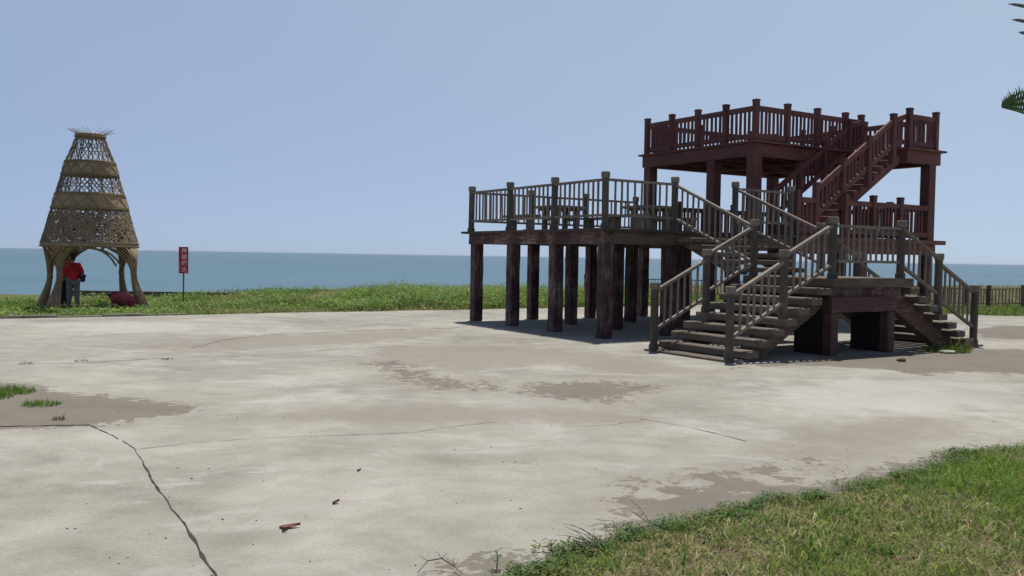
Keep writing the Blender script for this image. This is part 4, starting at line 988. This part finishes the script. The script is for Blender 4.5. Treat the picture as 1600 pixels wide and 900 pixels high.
mb = MB(); pts = [Vector((*G(652, 899), .012)), Vector((*G(668, 891), .05)), Vector((*G(690, 890), .06)), Vector((*G(710, 894), .03)), Vector((*G(722, 900), .012))]; mb.tube(pts, [.002, .0035, .004, .003, .002], 6)
for p, dx in ((pts[1], -.05), (pts[2], .03), (pts[2], -.03), (pts[3], .02), (pts[3], -.01)): mb.tube([p, p+Vector((dx, random.uniform(-.03, .03), .035))], [.002, .0008], 5)
tag(mb.build('dry_twig', twig_m), 'bent dry twig lying on the paving at the bottom edge', 'twig')
mb = MB(); r = random.Random(4)
for i in range(26):
    x, y = G(938+r.gauss(0, 16), 858+r.gauss(0, 6)); d = Vector((r.uniform(-1.2, .4), r.uniform(.0, .9), r.uniform(.1, .45))).normalized(); L_ = r.uniform(.1, .26); mb.tube([(x, y, .01), Vector((x, y, .02))+d*L_*.6, Vector((x, y, .03))+d*L_+Vector((0, 0, -.03))], [.003, .0025, .001], 4)
tag(mb.build('dead_stalks', plain('dead_stalk', (.2, .165, .12), .9, .3, 20)), 'dry dead plant stalks sprawling from the lawn edge over the paving', 'dead stalks')
mb = MB(); mb.tube([Vector((*G(1015, 818), .01)), Vector((*G(1000, 806), .05)), Vector((*G(985, 795), .06))], [.005, .004, .002], 5); tag(mb.build('dry_twig', twig_m), 'short dry twig sticking up from the sand beside the lawn', 'twig')
# leaves, stones, litter
def dead_leaf(ix, iy, L_, rz, c, lab):
    x, y = G(ix, iy); mb = MB(); vs = []; n = 9
    for i in range(n):
        f = i/(n-1); w_ = .17*L_*math.sin(math.pi*f**.8)*(1 if 0 < i < n-1 else 0)+.002; z = .004+.012*f*f
        vs += [(L_*(f-.5), -w_, z+.008), (L_*(f-.5), 0, z), (L_*(f-.5), w_, z+.012)]
    fs = []
    for i in range(n-1):
        for j in (0, 1): fs.append((3*i+j, 3*i+j+1, 3*i+4+j, 3*i+3+j))
    o2 = len(vs); vs += [(p[0], p[1], p[2]-.002) for p in vs]; fs += [tuple(reversed([q+o2 for q in f_])) for f_ in fs]; mb.add(vs, fs)
    o = mb.build('dead_leaf', plain('leaf_'+str(ix), c, .7, .3, 30), fix=False); o.location = (x, y, 0); o.rotation_euler = (0, 0, rz); tag(o, lab, 'leaf', 'fallen leaves on the concrete')
dead_leaf(453, 825, .125, .35, (.16, .045, .028), 'larger reddish fallen leaf lying on the concrete'); dead_leaf(525, 787, .06, .9, (.13, .035, .025), 'small red fallen leaf lying on the concrete')
dead_leaf(445, 832, .035, .1, (.07, .05, .04), 'tiny dark leaf scrap beside the larger reddish leaf'); dead_leaf(561, 737, .03, .2, (.1, .06, .05), 'tiny brown leaf scrap farthest out on the concrete')
def stone(name, ix, iy, s, c, lab, cat='stone'):
    x, y = G(ix, iy); bm = bmesh.new(); bmesh.ops.create_icosphere(bm, subdivisions=3, radius=1)
    for v_ in bm.verts:
        q = v_.co.copy(); f = 1+.16*math.sin(3*q.x+ix)+.1*math.sin(5*q.y+2*q.z)+.05*math.sin(9*q.z+4*q.x); v_.co = Vector((q.x*s[0]*f, q.y*s[1]*f, q.z*s[2]*f))
    me = bpy.data.meshes.new(name); bm.to_mesh(me); bm.free(); me.materials.append(plain(name+str(ix), c, .9, .3, 14)); me.polygons.foreach_set('use_smooth', [True]*len(me.polygons))
    o = bpy.data.objects.new(name, me); C.objects.link(o); o.location = (x, y, s[2]*.75); tag(o, lab, cat)
stone('stone', 1155, 569, (.055, .05, .045), (.2, .19, .17), 'fist sized grey stone beside the front newel post of the stairs')
stone('stone', 1481, 552, (.13, .1, .035), (.33, .34, .27), 'flat pale stone lying in the weeds by the right stair')
stone('wood_scrap', 1408, 565, (.085, .04, .03), (.06, .035, .03), 'dark wood scrap lying on the sand in front of the stairs', 'wood scrap')
r = random.Random(21); mb = MB()
for i in range(150):
    x, y = G(r.uniform(0, 1600), r.uniform(505, 900)); s = r.uniform(.0025, .0065); mb.lathe([(s, 0), (s*1.1, s*.4), (s*.5, s*.8)], 6, (x, y, .001), r.uniform(0, 3), r.uniform(.7, 1.6))
tag(mb.build('grit', plain('grit', (.1, .085, .07), .9, .4, 20)), 'small dark specks of grit scattered over the concrete', 'grit', kind='stuff')

# ------------------------------------------------------------------ palm at the right edge
TX, TY = 7.05, 9.3
PT = thing('palm_tree', 'palm tree at the right edge showing one dark green frond and dead grey leaflets', 'tree', (TX, TY, 0))
mb = MB(); prof = []
for i in range(27):
    z = i*.1; prof.append((.17-.02*z/2.6+(.018 if i % 2 else 0), z))
mb.lathe(prof, 14); mb.build('trunk', plain('palm_bark', (.12, .09, .06), .95, .4, 9), PT)
green_f = plain('palm_green', (.05, .105, .03), .4, .35, 12); dead_f = plain('palm_dead', (.16, .15, .15), .8, .3, 12)
def frond(pts, ll, mat, nl, wl, label=None, seed=0, lift=.5, start=.12, tipk=None, sidev=None, fwd=.75):
    r = random.Random(seed); P = [Vector(p) for p in pts]; Q = []
    for i in range(41):
        f = i/40*(len(P)-1); j = min(int(f), len(P)-2); t = f-j
        p0, p1, p2, p3 = P[max(j-1, 0)], P[j], P[j+1], P[min(j+2, len(P)-1)]
        Q.append(.5*((2*p1)+(p2-p0)*t+(2*p0-5*p1+4*p2-p3)*t*t+(-p0+3*p1-3*p2+p3)*t**3))
    mb = MB(); mb.tube(Q, [.022-.0165*i/40 for i in range(41)], 6)
    for sg in (-1, 1):
        for i in range(nl):
            f = start+(1-start)*(i+.5)/nl; j = min(int(f*40), 39); p = Q[j].lerp(Q[j+1], f*40-j); d = (Q[j+1]-Q[j]).normalized()
            s = d.cross(Vector((0, 0, 1))); s = s.normalized() if s.length > .05 else Vector((0, 1, 0))
            if sidev: s = Vector(sidev)
            u = s.cross(d)
            L_ = ll*(math.sin(math.pi*min(1, f*.93+.05))**.6)*r.uniform(.9, 1.1)+.03
            if tipk: L_ = min(ll, .02+tipk*(1-f))*r.uniform(.9, 1.1)
            dr = (s*sg*.85+d*fwd+u*lift+Vector((0, 0, r.uniform(-.05, .05)))).normalized(); w_ = wl*r.uniform(.8, 1.15); nn = dr.cross(d).normalized(); wv = dr.cross(nn).normalized()
            vs = []; 
            for g, ww in ((0, .6), (.35, 1), (.75, .8), (1, .12)):
                c_ = p+dr*L_*g+Vector((0, 0, -.12*L_*g*g)); vs += [c_-wv*w_*ww/2, c_+nn*.004, c_+wv*w_*ww/2, c_-nn*.003]
            fs = []
            for g in range(3):
                for q in range(4):
                    q2 = (q+1) % 4; fs.append((4*g+q, 4*g+q2, 4*g+4+q2, 4*g+4+q))
            mb.add(vs, fs)
    o = mb.build('frond', mat, PT)
    if label: o['label'] = label
    return o
def L3(v): return (v[0]-TX, v[1]-TY, v[2])
tip = AT(1566, 168, 9.1)
frond([(-.05, -.03, 2.55), (-.8, -.1, 2.78), (-1.5, -.16, 2.98), L3(AT(1600, 177, 9.12)), L3(tip)], .34, green_f, 46, .024, 'dark green frond reaching in from the right', 1, 2.2, tipk=1.25)
q0, q1, q2 = AT(1640, -90, 9.0), AT(1622, -30, 9.0), AT(1614, 62, 9.0)
frond([(0, 0, 2.6), (-.35, -.1, 3.7), (-.9, -.2, 4.6), L3(AT(1690, -130, 9.0)), L3(q0), L3(q1), L3(q2)], .46, dead_f, 15, .034, 'dead grey frond with stiff leaflets', 2, .0, .45, sidev=(1, 0, -.12), fwd=-.12)
for i in range(15):
    t = -1.9+i*4.0/14
    if True:
        ln = 1.55+.25*random.random(); e_ = random.uniform(.2, 1.0); dx, dy = math.cos(t), math.sin(t)
        frond([(0, 0, 2.58), (dx*ln*.35, dy*ln*.35, 2.6+.5*e_), (dx*ln*.75, dy*ln*.75, 2.6+.62*e_), (dx*ln, dy*ln, 2.55+.42*e_-.1)], .24, green_f, 30, .022, None, 10+i, .45)

# ------------------------------------------------------------------ air over the sea
mb = MB(); mb.box((-21000, -21000, -9.2), (21000, 21000, 7.5)); hm = bpy.data.materials.new('haze_air'); hm.use_nodes = True; ht = hm.node_tree; ht.nodes.clear()
pv = ht.nodes.new('ShaderNodeVolumePrincipled'); ho_ = ht.nodes.new('ShaderNodeOutputMaterial'); ht.links.new(pv.outputs[0], ho_.inputs['Volume'])
pv.inputs['Color'].default_value = (.82, .88, .95, 1); pv.inputs['Density'].default_value = 4.5e-5
tag(mb.build('haze', hm, fix=True), kind='stuff')
